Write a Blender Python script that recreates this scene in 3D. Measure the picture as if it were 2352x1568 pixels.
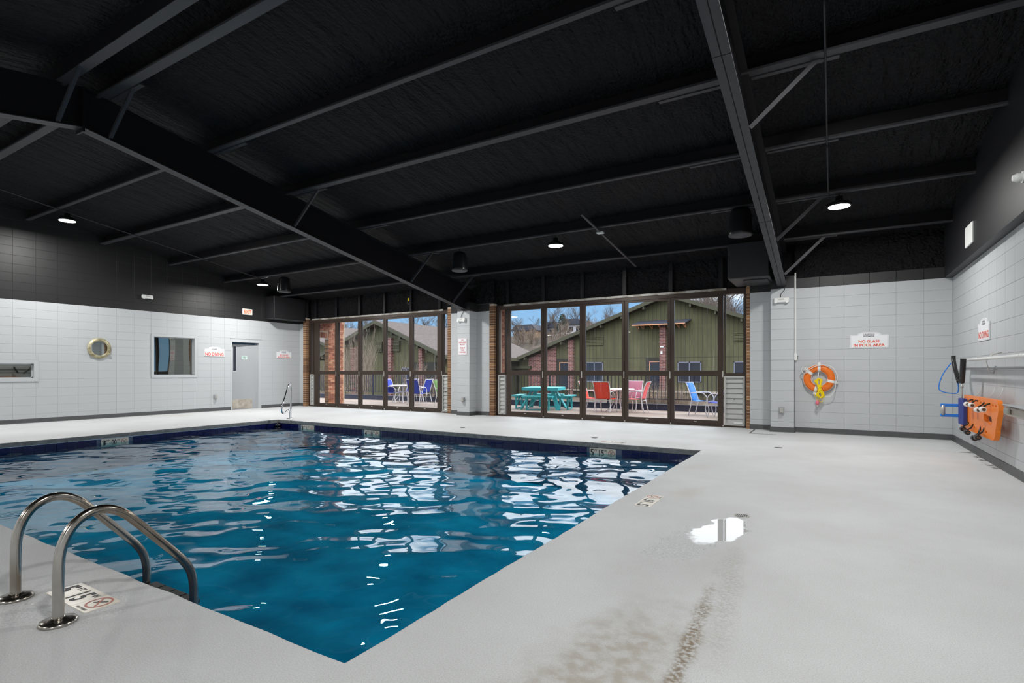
import bpy, math, random
import numpy as np
from mathutils import Vector, Matrix
from math import pi, sin, cos, radians as R

for o in list(bpy.data.objects): bpy.data.objects.remove(o)
SC = bpy.context.scene
COL = SC.collection
rnd = random.Random(7)

# ------------------------------------------------------------------ camera, world, sun, exposure
cam = bpy.data.objects.new('camera', bpy.data.cameras.new('camera'))
COL.objects.link(cam)
cam.location = (0, 0, 1.23)
cam.rotation_euler = (R(90), 0, R(30.99))
cam.data.sensor_fit = 'HORIZONTAL'
cam.data.sensor_width = 36.0
cam.data.lens = 36.0 * 1231.0 / 2352.0
cam.data.shift_y = (852.4 - 784.0) / 2352.0
cam.data.clip_end = 600
SC.camera = cam
vs = SC.view_settings
vs.view_transform = 'Standard'; vs.look = 'None'; vs.gamma = 1.0; vs.exposure = 0.0
vs.use_curve_mapping = False

W = bpy.data.worlds.new('sky'); SC.world = W; W.use_nodes = True
wn = W.node_tree.nodes; wl = W.node_tree.links; wn.clear()
def N(nodes, t, **k):
    n = nodes.new(t)
    for a, b in k.items(): setattr(n, a, b)
    return n
wout = N(wn, 'ShaderNodeOutputWorld'); wbg = N(wn, 'ShaderNodeBackground')
tc = N(wn, 'ShaderNodeTexCoord'); sep = N(wn, 'ShaderNodeSeparateXYZ')
wl.new(tc.outputs['Generated'], sep.inputs[0])
mp = N(wn, 'ShaderNodeMapping'); mp.inputs['Scale'].default_value = (2.2, 2.2, 5.0); mp.inputs['Location'].default_value = (0.3, 0.1, 0.0)
wl.new(tc.outputs['Generated'], mp.inputs[0])
nz = N(wn, 'ShaderNodeTexNoise'); nz.inputs['Scale'].default_value = 1.6; nz.inputs['Detail'].default_value = 6
wl.new(mp.outputs[0], nz.inputs['Vector'])
elev = N(wn, 'ShaderNodeMapRange'); elev.inputs[1].default_value = 0.10; elev.inputs[2].default_value = 0.24
elev.inputs[3].default_value = -0.12; elev.inputs[4].default_value = 0.36
wl.new(sep.outputs['Z'], elev.inputs[0])
ad = N(wn, 'ShaderNodeMath', operation='ADD'); wl.new(nz.outputs['Fac'], ad.inputs[0]); wl.new(elev.outputs[0], ad.inputs[1])
cr = N(wn, 'ShaderNodeMapRange'); cr.inputs[1].default_value = 0.50; cr.inputs[2].default_value = 0.72
wl.new(ad.outputs[0], cr.inputs[0])
blue = N(wn, 'ShaderNodeValToRGB')
blue.color_ramp.elements[0].position = 0.0; blue.color_ramp.elements[0].color = (0.36, 0.62, 0.92, 1)
blue.color_ramp.elements[1].position = 0.35; blue.color_ramp.elements[1].color = (0.20, 0.45, 0.88, 1)
wl.new(sep.outputs['Z'], blue.inputs[0])
mx = N(wn, 'ShaderNodeMix', data_type='RGBA'); wl.new(cr.outputs[0], mx.inputs[0]); wl.new(blue.outputs[0], mx.inputs[6])
mx.inputs[7].default_value = (2.9, 3.0, 3.2, 1)
wl.new(mx.outputs[2], wbg.inputs[0]); wbg.inputs[1].default_value = 1.0
wl.new(wbg.outputs[0], wout.inputs[0])

sl = bpy.data.lights.new('sun', 'SUN'); sl.energy = 1.25; sl.angle = R(2); sl.color = (1.0, 0.90, 0.76)
sun = bpy.data.objects.new('sun', sl); COL.objects.link(sun)
sun.rotation_euler = Vector((0.84, 0.16, 0.50)).to_track_quat('Z', 'Y').to_euler()
LAMP_W = 104.0

# ------------------------------------------------------------------ materials
def mat(name, col, rough=0.6, metal=0.0, spec=0.5, **k):
    m = bpy.data.materials.new(name); m.use_nodes = True
    b = m.node_tree.nodes['Principled BSDF']
    b.inputs['Base Color'].default_value = (*col, 1); b.inputs['Roughness'].default_value = rough
    b.inputs['Metallic'].default_value = metal; b.inputs['Specular IOR Level'].default_value = spec
    for a, v in k.items(): b.inputs[a.replace('_', ' ')].default_value = v
    return m
def P(m): return m.node_tree.nodes['Principled BSDF']
def add_bump(m, scale=20, strength=0.3, dist=0.01, detail=4, stretch=(1, 1, 1), kind='noise', coord='Object'):
    n = m.node_tree.nodes; l = m.node_tree.links
    t = N(n, 'ShaderNodeTexCoord'); mp = N(n, 'ShaderNodeMapping'); mp.inputs['Scale'].default_value = stretch
    l.new(t.outputs[coord], mp.inputs[0])
    if kind == 'noise':
        x = N(n, 'ShaderNodeTexNoise'); x.inputs['Scale'].default_value = scale; x.inputs['Detail'].default_value = detail; o = x.outputs['Fac']
    else:
        x = N(n, 'ShaderNodeTexVoronoi'); x.inputs['Scale'].default_value = scale; o = x.outputs['Distance']
    l.new(mp.outputs[0], x.inputs['Vector'])
    b = N(n, 'ShaderNodeBump'); b.inputs['Strength'].default_value = strength; b.inputs['Distance'].default_value = dist
    l.new(o, b.inputs['Height'])
    old = P(m).inputs['Normal']
    if old.is_linked: l.new(old.links[0].from_socket, b.inputs['Normal'])
    l.new(b.outputs[0], P(m).inputs['Normal'])
    return x
def vary(m, c1, c2, scale=3, detail=4, lo=0.35, hi=0.65, stretch=(1, 1, 1), sock='Base Color'):
    n = m.node_tree.nodes; l = m.node_tree.links
    t = N(n, 'ShaderNodeTexCoord'); mp = N(n, 'ShaderNodeMapping'); mp.inputs['Scale'].default_value = stretch
    l.new(t.outputs['Object'], mp.inputs[0])
    x = N(n, 'ShaderNodeTexNoise'); x.inputs['Scale'].default_value = scale; x.inputs['Detail'].default_value = detail
    l.new(mp.outputs[0], x.inputs['Vector'])
    r = N(n, 'ShaderNodeValToRGB'); r.color_ramp.elements[0].position = lo; r.color_ramp.elements[1].position = hi
    r.color_ramp.elements[0].color = (*c1, 1); r.color_ramp.elements[1].color = (*c2, 1)
    l.new(x.outputs['Fac'], r.inputs[0]); l.new(r.outputs[0], P(m).inputs[sock])
    return r

M = {}
M['wall'] = mat('painted_block_grey', (0.51, 0.53, 0.545), 0.42, spec=0.45)
add_bump(M['wall'], 90, 0.25, 0.004, 3)
M['mortar'] = mat('mortar_grey', (0.40, 0.415, 0.43), 0.6)
M['coping'] = mat('dark_coping_concrete', (0.20, 0.205, 0.20), 0.8); vary(M['coping'], (0.16, 0.165, 0.16), (0.25, 0.255, 0.25), 12)  # coping face, a darker grey than the deck top
M['black_wall'] = mat('painted_block_black', (0.016, 0.016, 0.0165), 0.45, spec=0.4); add_bump(M['black_wall'], 90, 0.25, 0.004, 3)
M['black_smooth'] = mat('black_panel', (0.015, 0.015, 0.017), 0.5)
M['base'] = mat('rubber_base', (0.085, 0.087, 0.09), 0.45)
M['foam'] = mat('spray_foam_black', (0.0110, 0.0110, 0.0125), 0.6, spec=0.14)
add_bump(M['foam'], 5, 1.0, 0.16, 6, (1.6, 0.3, 1)); add_bump(M['foam'], 26, 1.0, 0.05, 4, (1, .8, 1))
M['steel'] = mat('painted_steel_black', (0.011, 0.011, 0.013), 0.45, spec=0.2)
M['steel_edge'] = mat('painted_steel_flange', (0.045, 0.045, 0.05), 0.45, spec=0.3)
M['bronze'] = mat('bronze_anodised_frame', (0.05, 0.033, 0.024), 0.38, metal=0.3)
M['strip'] = mat('worn_track_metal', (0.42, 0.40, 0.37), 0.5, metal=0.4); vary(M['strip'], (0.2, 0.17, 0.13), (0.5, 0.49, 0.46), 6)
M['silver'] = mat('mill_aluminium', (0.50, 0.49, 0.46), 0.45, metal=0.5)
M['louver'] = mat('louver_white', (0.46, 0.47, 0.455), 0.4)
M['white'] = mat('white_plastic', (0.78, 0.79, 0.77), 0.4)
M['sign'] = mat('sign_white', (0.82, 0.83, 0.85), 0.35)
M['red'] = mat('sign_red', (0.75, 0.07, 0.02), 0.4)
M['ink'] = mat('sign_ink', (0.03, 0.03, 0.035), 0.5)
M['inkgrey'] = mat('sign_grey_ink', (0.12, 0.12, 0.16), 0.5)
M['darkred'] = mat('sign_dark_red', (0.50, 0.03, 0.05), 0.5)
M['cream'] = mat('tile_cream', (0.72, 0.66, 0.55), 0.3)
M['tilered'] = mat('tile_red', (0.50, 0.10, 0.06), 0.4)
M['navy'] = mat('navy_tile', (0.005, 0.007, 0.065), 0.15); add_bump(M['navy'], 12, 0.1, 0.003)
M['grout'] = mat('tile_grout', (0.10, 0.13, 0.20), 0.7)
M['brass'] = mat('aged_brass', (0.42, 0.37, 0.22), 0.45, metal=0.5); vary(M['brass'], (0.30, 0.25, 0.13), (0.58, 0.54, 0.38), 14)
M['mirror'] = mat('mirror_glass', (0.70, 0.75, 0.73), 0.02, metal=1.0)
M['dmirror'] = mat('tinted_window_glass', (0.27, 0.28, 0.26), 0.02, metal=1.0); add_bump(M['dmirror'], 1.2, 0.02, 0.12, 0)
M['door'] = mat('door_paint_grey', (0.40, 0.415, 0.43), 0.35)
M['kick'] = mat('kick_plate', (0.55, 0.49, 0.41), 0.35, metal=0.5); vary(M['kick'], (0.45, 0.38, 0.30), (0.65, 0.60, 0.52), 8)
M['dark'] = mat('dark_void', (0.02, 0.02, 0.02), 0.7)
M['orange'] = mat('ring_orange', (0.80, 0.17, 0.01), 0.38)
M['board'] = mat('board_orange', (0.90, 0.22, 0.015), 0.35)
M['yellow'] = mat('yellow_rope', (0.90, 0.66, 0.0), 0.6)
M['pink'] = mat('pink_float', (0.72, 0.16, 0.2), 0.5)
M['rope'] = mat('white_rope', (0.72, 0.73, 0.72), 0.7)
M['strapcore'] = mat('strap_webbing', (0.10, 0.06, 0.035), 0.7)
M['blackfoam'] = mat('black_vinyl', (0.012, 0.012, 0.013), 0.3)
M['blueplastic'] = mat('blue_plastic', (0.03, 0.22, 0.72), 0.35)
M['deepblue'] = mat('deep_blue_fabric', (0.03, 0.05, 0.25), 0.7)
M['greypole'] = mat('grey_pole', (0.22, 0.23, 0.24), 0.4, metal=0.4)
M['fount'] = mat('fountain_steel', (0.42, 0.39, 0.34), 0.32, metal=0.8)
M['ss'] = mat('stainless_steel', (0.50, 0.47, 0.42), 0.22, metal=1.0)
vary(M['ss'], (0.27, 0.235, 0.19), (0.50, 0.48, 0.45), 5, stretch=(1, 1, .6))
M['chrome'] = mat('polished_steel', (0.75, 0.76, 0.78), 0.10, metal=1.0)
M['tread'] = mat('black_tread', (0.012, 0.013, 0.016), 0.4)
M['lens'] = mat('lamp_lens', (1, 1, 1), 0.4); P(M['lens']).inputs['Emission Color'].default_value = (1, 0.97, 0.9, 1); P(M['lens']).inputs['Emission Strength'].default_value = 9
M['exit'] = mat('lit_exit_face', (0.80, 0.62, 0.54), 0.4); P(M['exit']).inputs['Emission Color'].default_value = (1, 0.78, 0.68, 1); P(M['exit']).inputs['Emission Strength'].default_value = 0.15
M['exitred'] = mat('lit_exit_letters', (0.8, 0.12, 0.05), 0.4); P(M['exitred']).inputs['Emission Color'].default_value = (1, 0.18, 0.07, 1); P(M['exitred']).inputs['Emission Strength'].default_value = 0.6
M['outlet'] = mat('outlet_grey', (0.36, 0.37, 0.39), 0.35)
# outdoors
M['patio'] = mat('patio_concrete', (0.47, 0.37, 0.32), 0.8); vary(M['patio'], (0.27, 0.205, 0.175), (0.37, 0.295, 0.255), 1.2)
M['mulch'] = mat('winter_ground', (0.10, 0.075, 0.055), 0.9); vary(M['mulch'], (0.05, 0.037, 0.03), (0.17, 0.125, 0.09), 3, 8)
M['hill'] = mat('winter_hillside', (0.11, 0.085, 0.065), 0.95); vary(M['hill'], (0.035, 0.027, 0.02), (0.10, 0.075, 0.058), 0.5, 10)
M['rail'] = mat('railing_paint', (0.012, 0.014, 0.03), 0.4)
M['curb'] = mat('curb_paint', (0.018, 0.02, 0.045), 0.5)
M['shingle'] = mat('asphalt_shingle', (0.20, 0.155, 0.145), 0.9)
vary(M['shingle'], (0.06, 0.047, 0.045), (0.13, 0.103, 0.098), 6, 8, stretch=(0.6, 0.6, 9))
M['fascia'] = mat('olive_fascia', (0.065, 0.063, 0.036), 0.7)
M['copper'] = mat('new_lumber', (0.62, 0.30, 0.16), 0.6)
M['glassdark'] = mat('house_window_glass', (0.03, 0.033, 0.045), 0.08)
M['wframe'] = mat('house_window_frame', (0.17, 0.18, 0.25), 0.5)
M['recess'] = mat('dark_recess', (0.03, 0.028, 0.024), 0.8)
M['stone'] = mat('ledge_stone', (0.42, 0.36, 0.30), 0.8)
M['bark'] = mat('winter_bark', (0.115, 0.088, 0.072), 0.9)
M['barkpale'] = mat('pale_bark', (0.25, 0.195, 0.155), 0.9)
M['twig'] = mat('dry_twig', (0.19, 0.145, 0.115), 0.9)
M['teal'] = mat('teal_paint', (0.045, 0.42, 0.48), 0.45)
M['slingred'] = mat('red_sling', (0.88, 0.06, 0.025), 0.6)
M['twigpale'] = mat('pale_twig', (0.30, 0.23, 0.18), 0.9)
M['slingpink'] = mat('faded_red_sling', (0.78, 0.12, 0.13), 0.6)
M['slingrose'] = mat('rose_sling', (0.50, 0.17, 0.25), 0.6)
M['slingblue'] = mat('blue_sling', (0.03, 0.20, 0.62), 0.6)
M['slingroyal'] = mat('royal_blue_sling', (0.02, 0.045, 0.42), 0.6)
M['slinggreen'] = mat('green_sling', (0.08, 0.20, 0.03), 0.6)
M['frame_white'] = mat('white_powder_coat', (0.66, 0.64, 0.68), 0.4)
M['farwhite'] = mat('far_house_white', (0.62, 0.60, 0.62), 0.8)
M['fartan'] = mat('far_house_tan', (0.42, 0.28, 0.18), 0.8)
M['farroof'] = mat('far_house_roof', (0.05, 0.055, 0.075), 0.8)
M['evergreen'] = mat('evergreen', (0.05, 0.065, 0.03), 0.9)

def brick_mat(name, c1, c2, c3, mortar):
    m = mat(name, c1, 0.8); n = m.node_tree.nodes; l = m.node_tree.links
    oi = N(n, 'ShaderNodeObjectInfo'); r = N(n, 'ShaderNodeValToRGB')
    r.color_ramp.elements[0].color = (*c1, 1); r.color_ramp.elements[1].color = (*c3, 1)
    e = r.color_ramp.elements.new(0.5); e.color = (*c2, 1)
    l.new(oi.outputs['Random'], r.inputs[0]); l.new(r.outputs[0], P(m).inputs['Base Color'])
    return m
M['brick'] = brick_mat('indoor_brown_brick', (0.13, 0.06, 0.028), (0.21, 0.10, 0.042), (0.30, 0.155, 0.065), None)
M['brickmortar'] = mat('pale_mortar', (0.52, 0.42, 0.33), 0.8)
M['obrick'] = brick_mat('outdoor_red_brick', (0.17, 0.05, 0.03), (0.32, 0.11, 0.06), (0.48, 0.23, 0.14), None)
def far_brick(name, axis='XZ', c1=(0.24, 0.085, 0.07), c2=(0.10, 0.035, 0.035), mo=(0.36, 0.25, 0.23), s=1.0):
    m = mat(name, c1, 0.85); n = m.node_tree.nodes; l = m.node_tree.links
    t = N(n, 'ShaderNodeTexCoord'); s3 = N(n, 'ShaderNodeSeparateXYZ'); cx = N(n, 'ShaderNodeCombineXYZ')
    l.new(t.outputs['Object'], s3.inputs[0])
    ad = N(n, 'ShaderNodeMath', operation='ADD'); l.new(s3.outputs['X'], ad.inputs[0]); l.new(s3.outputs['Y'], ad.inputs[1])
    l.new(ad.outputs[0], cx.inputs[0]); l.new(s3.outputs['Z'], cx.inputs[1])
    b = N(n, 'ShaderNodeTexBrick'); b.inputs['Scale'].default_value = s
    b.inputs['Brick Width'].default_value = 0.36; b.inputs['Row Height'].default_value = 0.115; b.inputs['Mortar Size'].default_value = 0.014
    b.inputs['Color1'].default_value = (*c1, 1); b.inputs['Color2'].default_value = (*c2, 1); b.inputs['Mortar'].default_value = (*mo, 1)
    l.new(cx.outputs[0], b.inputs[0]); l.new(b.outputs[0], P(m).inputs['Base Color'])
    return m
M['farbrick'] = far_brick('far_house_brick')
M['farbricktan'] = far_brick('far_house_tan_brick', c1=(0.42, 0.20, 0.13), c2=(0.28, 0.12, 0.09), mo=(0.55, 0.42, 0.34))

def siding():
    m = mat('olive_siding', (0.12, 0.115, 0.07), 0.8); n = m.node_tree.nodes; l = m.node_tree.links
    t = N(n, 'ShaderNodeTexCoord'); s3 = N(n, 'ShaderNodeSeparateXYZ'); l.new(t.outputs['Object'], s3.inputs[0])
    d = N(n, 'ShaderNodeMath', operation='DIVIDE'); d.inputs[1].default_value = 0.30; l.new(s3.outputs['X'], d.inputs[0])
    f = N(n, 'ShaderNodeMath', operation='FRACT'); l.new(d.outputs[0], f.inputs[0])
    g = N(n, 'ShaderNodeMath', operation='LESS_THAN'); g.inputs[1].default_value = 0.13; l.new(f.outputs[0], g.inputs[0])
    x = N(n, 'ShaderNodeTexNoise'); x.inputs['Scale'].default_value = 0.9; x.inputs['Detail'].default_value = 8
    mp = N(n, 'ShaderNodeMapping'); mp.inputs['Scale'].default_value = (2.5, 1, .5); l.new(t.outputs['Object'], mp.inputs[0]); l.new(mp.outputs[0], x.inputs['Vector'])
    r = N(n, 'ShaderNodeValToRGB'); r.color_ramp.elements[0].position = .3; r.color_ramp.elements[1].position = .7
    r.color_ramp.elements[0].color = (0.072, 0.068, 0.032, 1); r.color_ramp.elements[1].color = (0.112, 0.105, 0.048, 1)
    l.new(x.outputs['Fac'], r.inputs[0])
    mx = N(n, 'ShaderNodeMix', data_type='RGBA'); l.new(g.outputs[0], mx.inputs[0]); l.new(r.outputs[0], mx.inputs[6]); mx.inputs[7].default_value = (0.05, 0.047, 0.028, 1)
    l.new(mx.outputs[2], P(m).inputs['Base Color'])
    return m
M['siding'] = siding()

def glass_mat():
    m = bpy.data.materials.new('window_glass'); m.use_nodes = True
    n = m.node_tree.nodes; l = m.node_tree.links; n.clear()
    o = N(n, 'ShaderNodeOutputMaterial'); tr = N(n, 'ShaderNodeBsdfTransparent'); gl = N(n, 'ShaderNodeBsdfGlossy'); fr = N(n, 'ShaderNodeFresnel')
    tr.inputs[0].default_value = (0.97, 0.985, 0.98, 1); gl.inputs['Roughness'].default_value = 0.0; fr.inputs[0].default_value = 1.35
    ge = N(n, 'ShaderNodeNewGeometry'); ff = N(n, 'ShaderNodeMath', operation='SUBTRACT'); ff.inputs[0].default_value = 1; l.new(ge.outputs['Backfacing'], ff.inputs[1])
    fm = N(n, 'ShaderNodeMath', operation='MULTIPLY'); l.new(fr.outputs[0], fm.inputs[0]); l.new(ff.outputs[0], fm.inputs[1])
    mx = N(n, 'ShaderNodeMixShader'); l.new(fm.outputs[0], mx.inputs[0]); l.new(tr.outputs[0], mx.inputs[1]); l.new(gl.outputs[0], mx.inputs[2])
    # dried water runs: a thin scattering film in narrow vertical streaks
    t = N(n, 'ShaderNodeTexCoord'); mp = N(n, 'ShaderNodeMapping'); mp.inputs['Scale'].default_value = (9, 1, 0.28); l.new(t.outputs['Object'], mp.inputs[0])
    x = N(n, 'ShaderNodeTexNoise'); x.inputs['Scale'].default_value = 2.0; x.inputs['Detail'].default_value = 5; l.new(mp.outputs[0], x.inputs['Vector'])
    r = N(n, 'ShaderNodeMapRange'); r.inputs[1].default_value = 0.64; r.inputs[2].default_value = 0.80; r.inputs[3].default_value = 0.0; r.inputs[4].default_value = 0.22
    l.new(x.outputs['Fac'], r.inputs[0])
    df = N(n, 'ShaderNodeBsdfDiffuse'); df.inputs[0].default_value = (0.6, 0.62, 0.68, 1)
    m2 = N(n, 'ShaderNodeMixShader'); l.new(r.outputs[0], m2.inputs[0]); l.new(mx.outputs[0], m2.inputs[1]); l.new(df.outputs[0], m2.inputs[2])
    l.new(m2.outputs[0], o.inputs[0])
    return m
M['glass'] = glass_mat()

def water_mat():
    m = bpy.data.materials.new('pool_water'); m.use_nodes = True
    n = m.node_tree.nodes; l = m.node_tree.links; n.clear()
    o = N(n, 'ShaderNodeOutputMaterial'); tr = N(n, 'ShaderNodeBsdfTransparent'); gl = N(n, 'ShaderNodeBsdfGlossy'); fr = N(n, 'ShaderNodeFresnel')
    tr.inputs[0].default_value = (0.22, 0.78, 0.90, 1); gl.inputs['Roughness'].default_value = 0.0; fr.inputs[0].default_value = 1.62
    t = N(n, 'ShaderNodeTexCoord'); x = N(n, 'ShaderNodeTexNoise'); x.inputs['Scale'].default_value = 4; x.inputs['Detail'].default_value = 1; x.inputs['Distortion'].default_value = 0.6
    l.new(t.outputs['Object'], x.inputs['Vector'])
    b = N(n, 'ShaderNodeBump'); b.inputs['Strength'].default_value = 0.12; b.inputs['Distance'].default_value = 0.02; l.new(x.outputs['Fac'], b.inputs['Height'])
    l.new(b.outputs[0], gl.inputs['Normal']); l.new(b.outputs[0], fr.inputs['Normal'])
    ge = N(n, 'ShaderNodeNewGeometry'); ff = N(n, 'ShaderNodeMath', operation='SUBTRACT'); ff.inputs[0].default_value = 1; l.new(ge.outputs['Backfacing'], ff.inputs[1])
    fm = N(n, 'ShaderNodeMath', operation='MULTIPLY'); l.new(fr.outputs[0], fm.inputs[0]); l.new(ff.outputs[0], fm.inputs[1])
    mx = N(n, 'ShaderNodeMixShader'); l.new(fm.outputs[0], mx.inputs[0]); l.new(tr.outputs[0], mx.inputs[1]); l.new(gl.outputs[0], mx.inputs[2])
    l.new(mx.outputs[0], o.inputs[0])
    return m
M['water'] = water_mat()
M['plaster'] = mat('pool_plaster_caustic_mottle', (0.05, 0.45, 0.6), 0.7)
vary(M['plaster'], (0.008, 0.17, 0.29), (0.045, 0.40, 0.56), 1.5, 5, .34, .66)  # mottled teal imitates caustic light, painted into the plaster colour

def deck_mat():
    m = mat('pool_deck_coating', (0.57, 0.58, 0.59), 0.5, spec=0.5); n = m.node_tree.nodes; l = m.node_tree.links
    t = N(n, 'ShaderNodeTexCoord'); g = t.outputs['Object']
    s3 = N(n, 'ShaderNodeSeparateXYZ'); l.new(g, s3.inputs[0])
    def noise(scale, detail, dist=0.0):
        x = N(n, 'ShaderNodeTexNoise'); x.inputs['Scale'].default_value = scale; x.inputs['Detail'].default_value = detail; x.inputs['Distortion'].default_value = dist
        l.new(g, x.inputs['Vector']); return x.outputs['Fac']
    def mth(op, a, b=None, clamp=False):
        x = N(n, 'ShaderNodeMath', operation=op); x.use_clamp = clamp
        for i, v in enumerate((a, b)):
            if v is None: continue
            if isinstance(v, (int, float)): x.inputs[i].default_value = v
            else: l.new(v, x.inputs[i])
        return x.outputs[0]
    def mr(v, a, b, c=0.0, d=1.0):
        x = N(n, 'ShaderNodeMapRange'); l.new(v, x.inputs[0])
        for i, q in enumerate((a, b, c, d)): x.inputs[i + 1].default_value = q
        x.interpolation_type = 'SMOOTHSTEP'; return x.outputs[0]
    def mix(f, a, b):
        x = N(n, 'ShaderNodeMix', data_type='RGBA'); l.new(f, x.inputs[0])
        for i, v in ((6, a), (7, b)):
            if isinstance(v, tuple): x.inputs[i].default_value = (*v, 1)
            else: l.new(v, x.inputs[i])
        return x.outputs[2]
    big = noise(0.9, 5); mid = noise(5, 6); fine = noise(160, 3)
    def blob(cx, cy, rx, ry, ang, wob=0.35):
        dx = mth('SUBTRACT', s3.outputs['X'], cx); dy = mth('SUBTRACT', s3.outputs['Y'], cy)
        c_, s_ = cos(ang), sin(ang)
        u = mth('ADD', mth('MULTIPLY', dx, c_ / rx), mth('MULTIPLY', dy, s_ / rx))
        v = mth('ADD', mth('MULTIPLY', dx, -s_ / ry), mth('MULTIPLY', dy, c_ / ry))
        d = mth('SQRT', mth('ADD', mth('MULTIPLY', u, u), mth('MULTIPLY', v, v)))
        return mth('ADD', d, mth('MULTIPLY', mth('SUBTRACT', mid, 0.5), wob * 2))
    base = mix(mr(big, .3, .7), (0.62, 0.63, 0.635), (0.70, 0.715, 0.725))
    base = mix(mr(fine, .40, .62, 0, 0.30), base, (0.36, 0.36, 0.35))
    # brown run-off stain ending at the damp patch by the drain
    st = mr(blob(-0.83, 2.05, 0.30, 0.85, R(-8), 0.6), 0.30, 1.25, 0.75, 0.0)
    base = mix(mth('MULTIPLY', st, mr(noise(14, 10), .36, .66, .35, 1.0)), base, (0.36, 0.315, 0.25))
    ln = mth('MAXIMUM', mr(blob(-0.55, 2.25, 0.035, 0.85, R(3), 1.1), 0.2, 1.8, 0.95, 0.0), mr(blob(-0.52, 3.3, 0.06, 0.8, R(6), 1.1), 0.2, 1.7, 0.28, 0.0))
    base = mix(mth('MULTIPLY', ln, mr(noise(48, 10), .34, .62)), base, (0.22, 0.165, 0.10))
    old = mr(noise(0.55, 6, 0.8), .60, .75, 0, .30)
    base = mix(old, base, (0.50, 0.43, 0.33))
    damp = mr(blob(-0.85, 3.7, 0.42, 1.35, R(-6), 0.5), 0.45, 1.25, 1.0, 0.0)
    base = mix(mth('MULTIPLY', damp, 0.25), base, (0.40, 0.395, 0.385))
    l.new(base, P(m).inputs['Base Color'])
    pud = mr(blob(-0.75, 4.38, 0.19, 0.46, R(-8), 0.7), 0.75, 1.05, 1.0, 0.0)
    film = mr(blob(-0.90, 3.95, 0.24, 0.60, R(-8), 0.6), 0.5, 1.25, 1.0, 0.0)
    spk = mr(noise(70, 2), .52, .60)
    film = mth('MULTIPLY', film, mr(noise(45, 3), .38, .6))
    wetlad = mth('MULTIPLY', mr(blob(-3.5, 1.2, 0.55, 0.30, 0.0, 0.5), 0.4, 1.2, 1.0, 0.0), spk)
    wet = mth('MAXIMUM', mth('MAXIMUM', pud, film), wetlad)
    rgh = mth('SUBTRACT', mr(mid, .3, .7, 0.55, 0.68), mth('MULTIPLY', mr(big, .4, .7), 0.06))
    rg = N(n, 'ShaderNodeMix', data_type='FLOAT'); l.new(wet, rg.inputs[0]); l.new(rgh, rg.inputs[2]); rg.inputs[3].default_value = 0.02
    l.new(rg.outputs[0], P(m).inputs['Roughness'])
    b = N(n, 'ShaderNodeBump'); b.inputs['Distance'].default_value = 0.004
    l.new(mr(pud, 0, 1, 0.7, 0.0), b.inputs['Strength']); l.new(noise(110, 3), b.inputs['Height'])
    l.new(b.outputs[0], P(m).inputs['Normal'])
    return m
M['deck'] = deck_mat()

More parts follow.
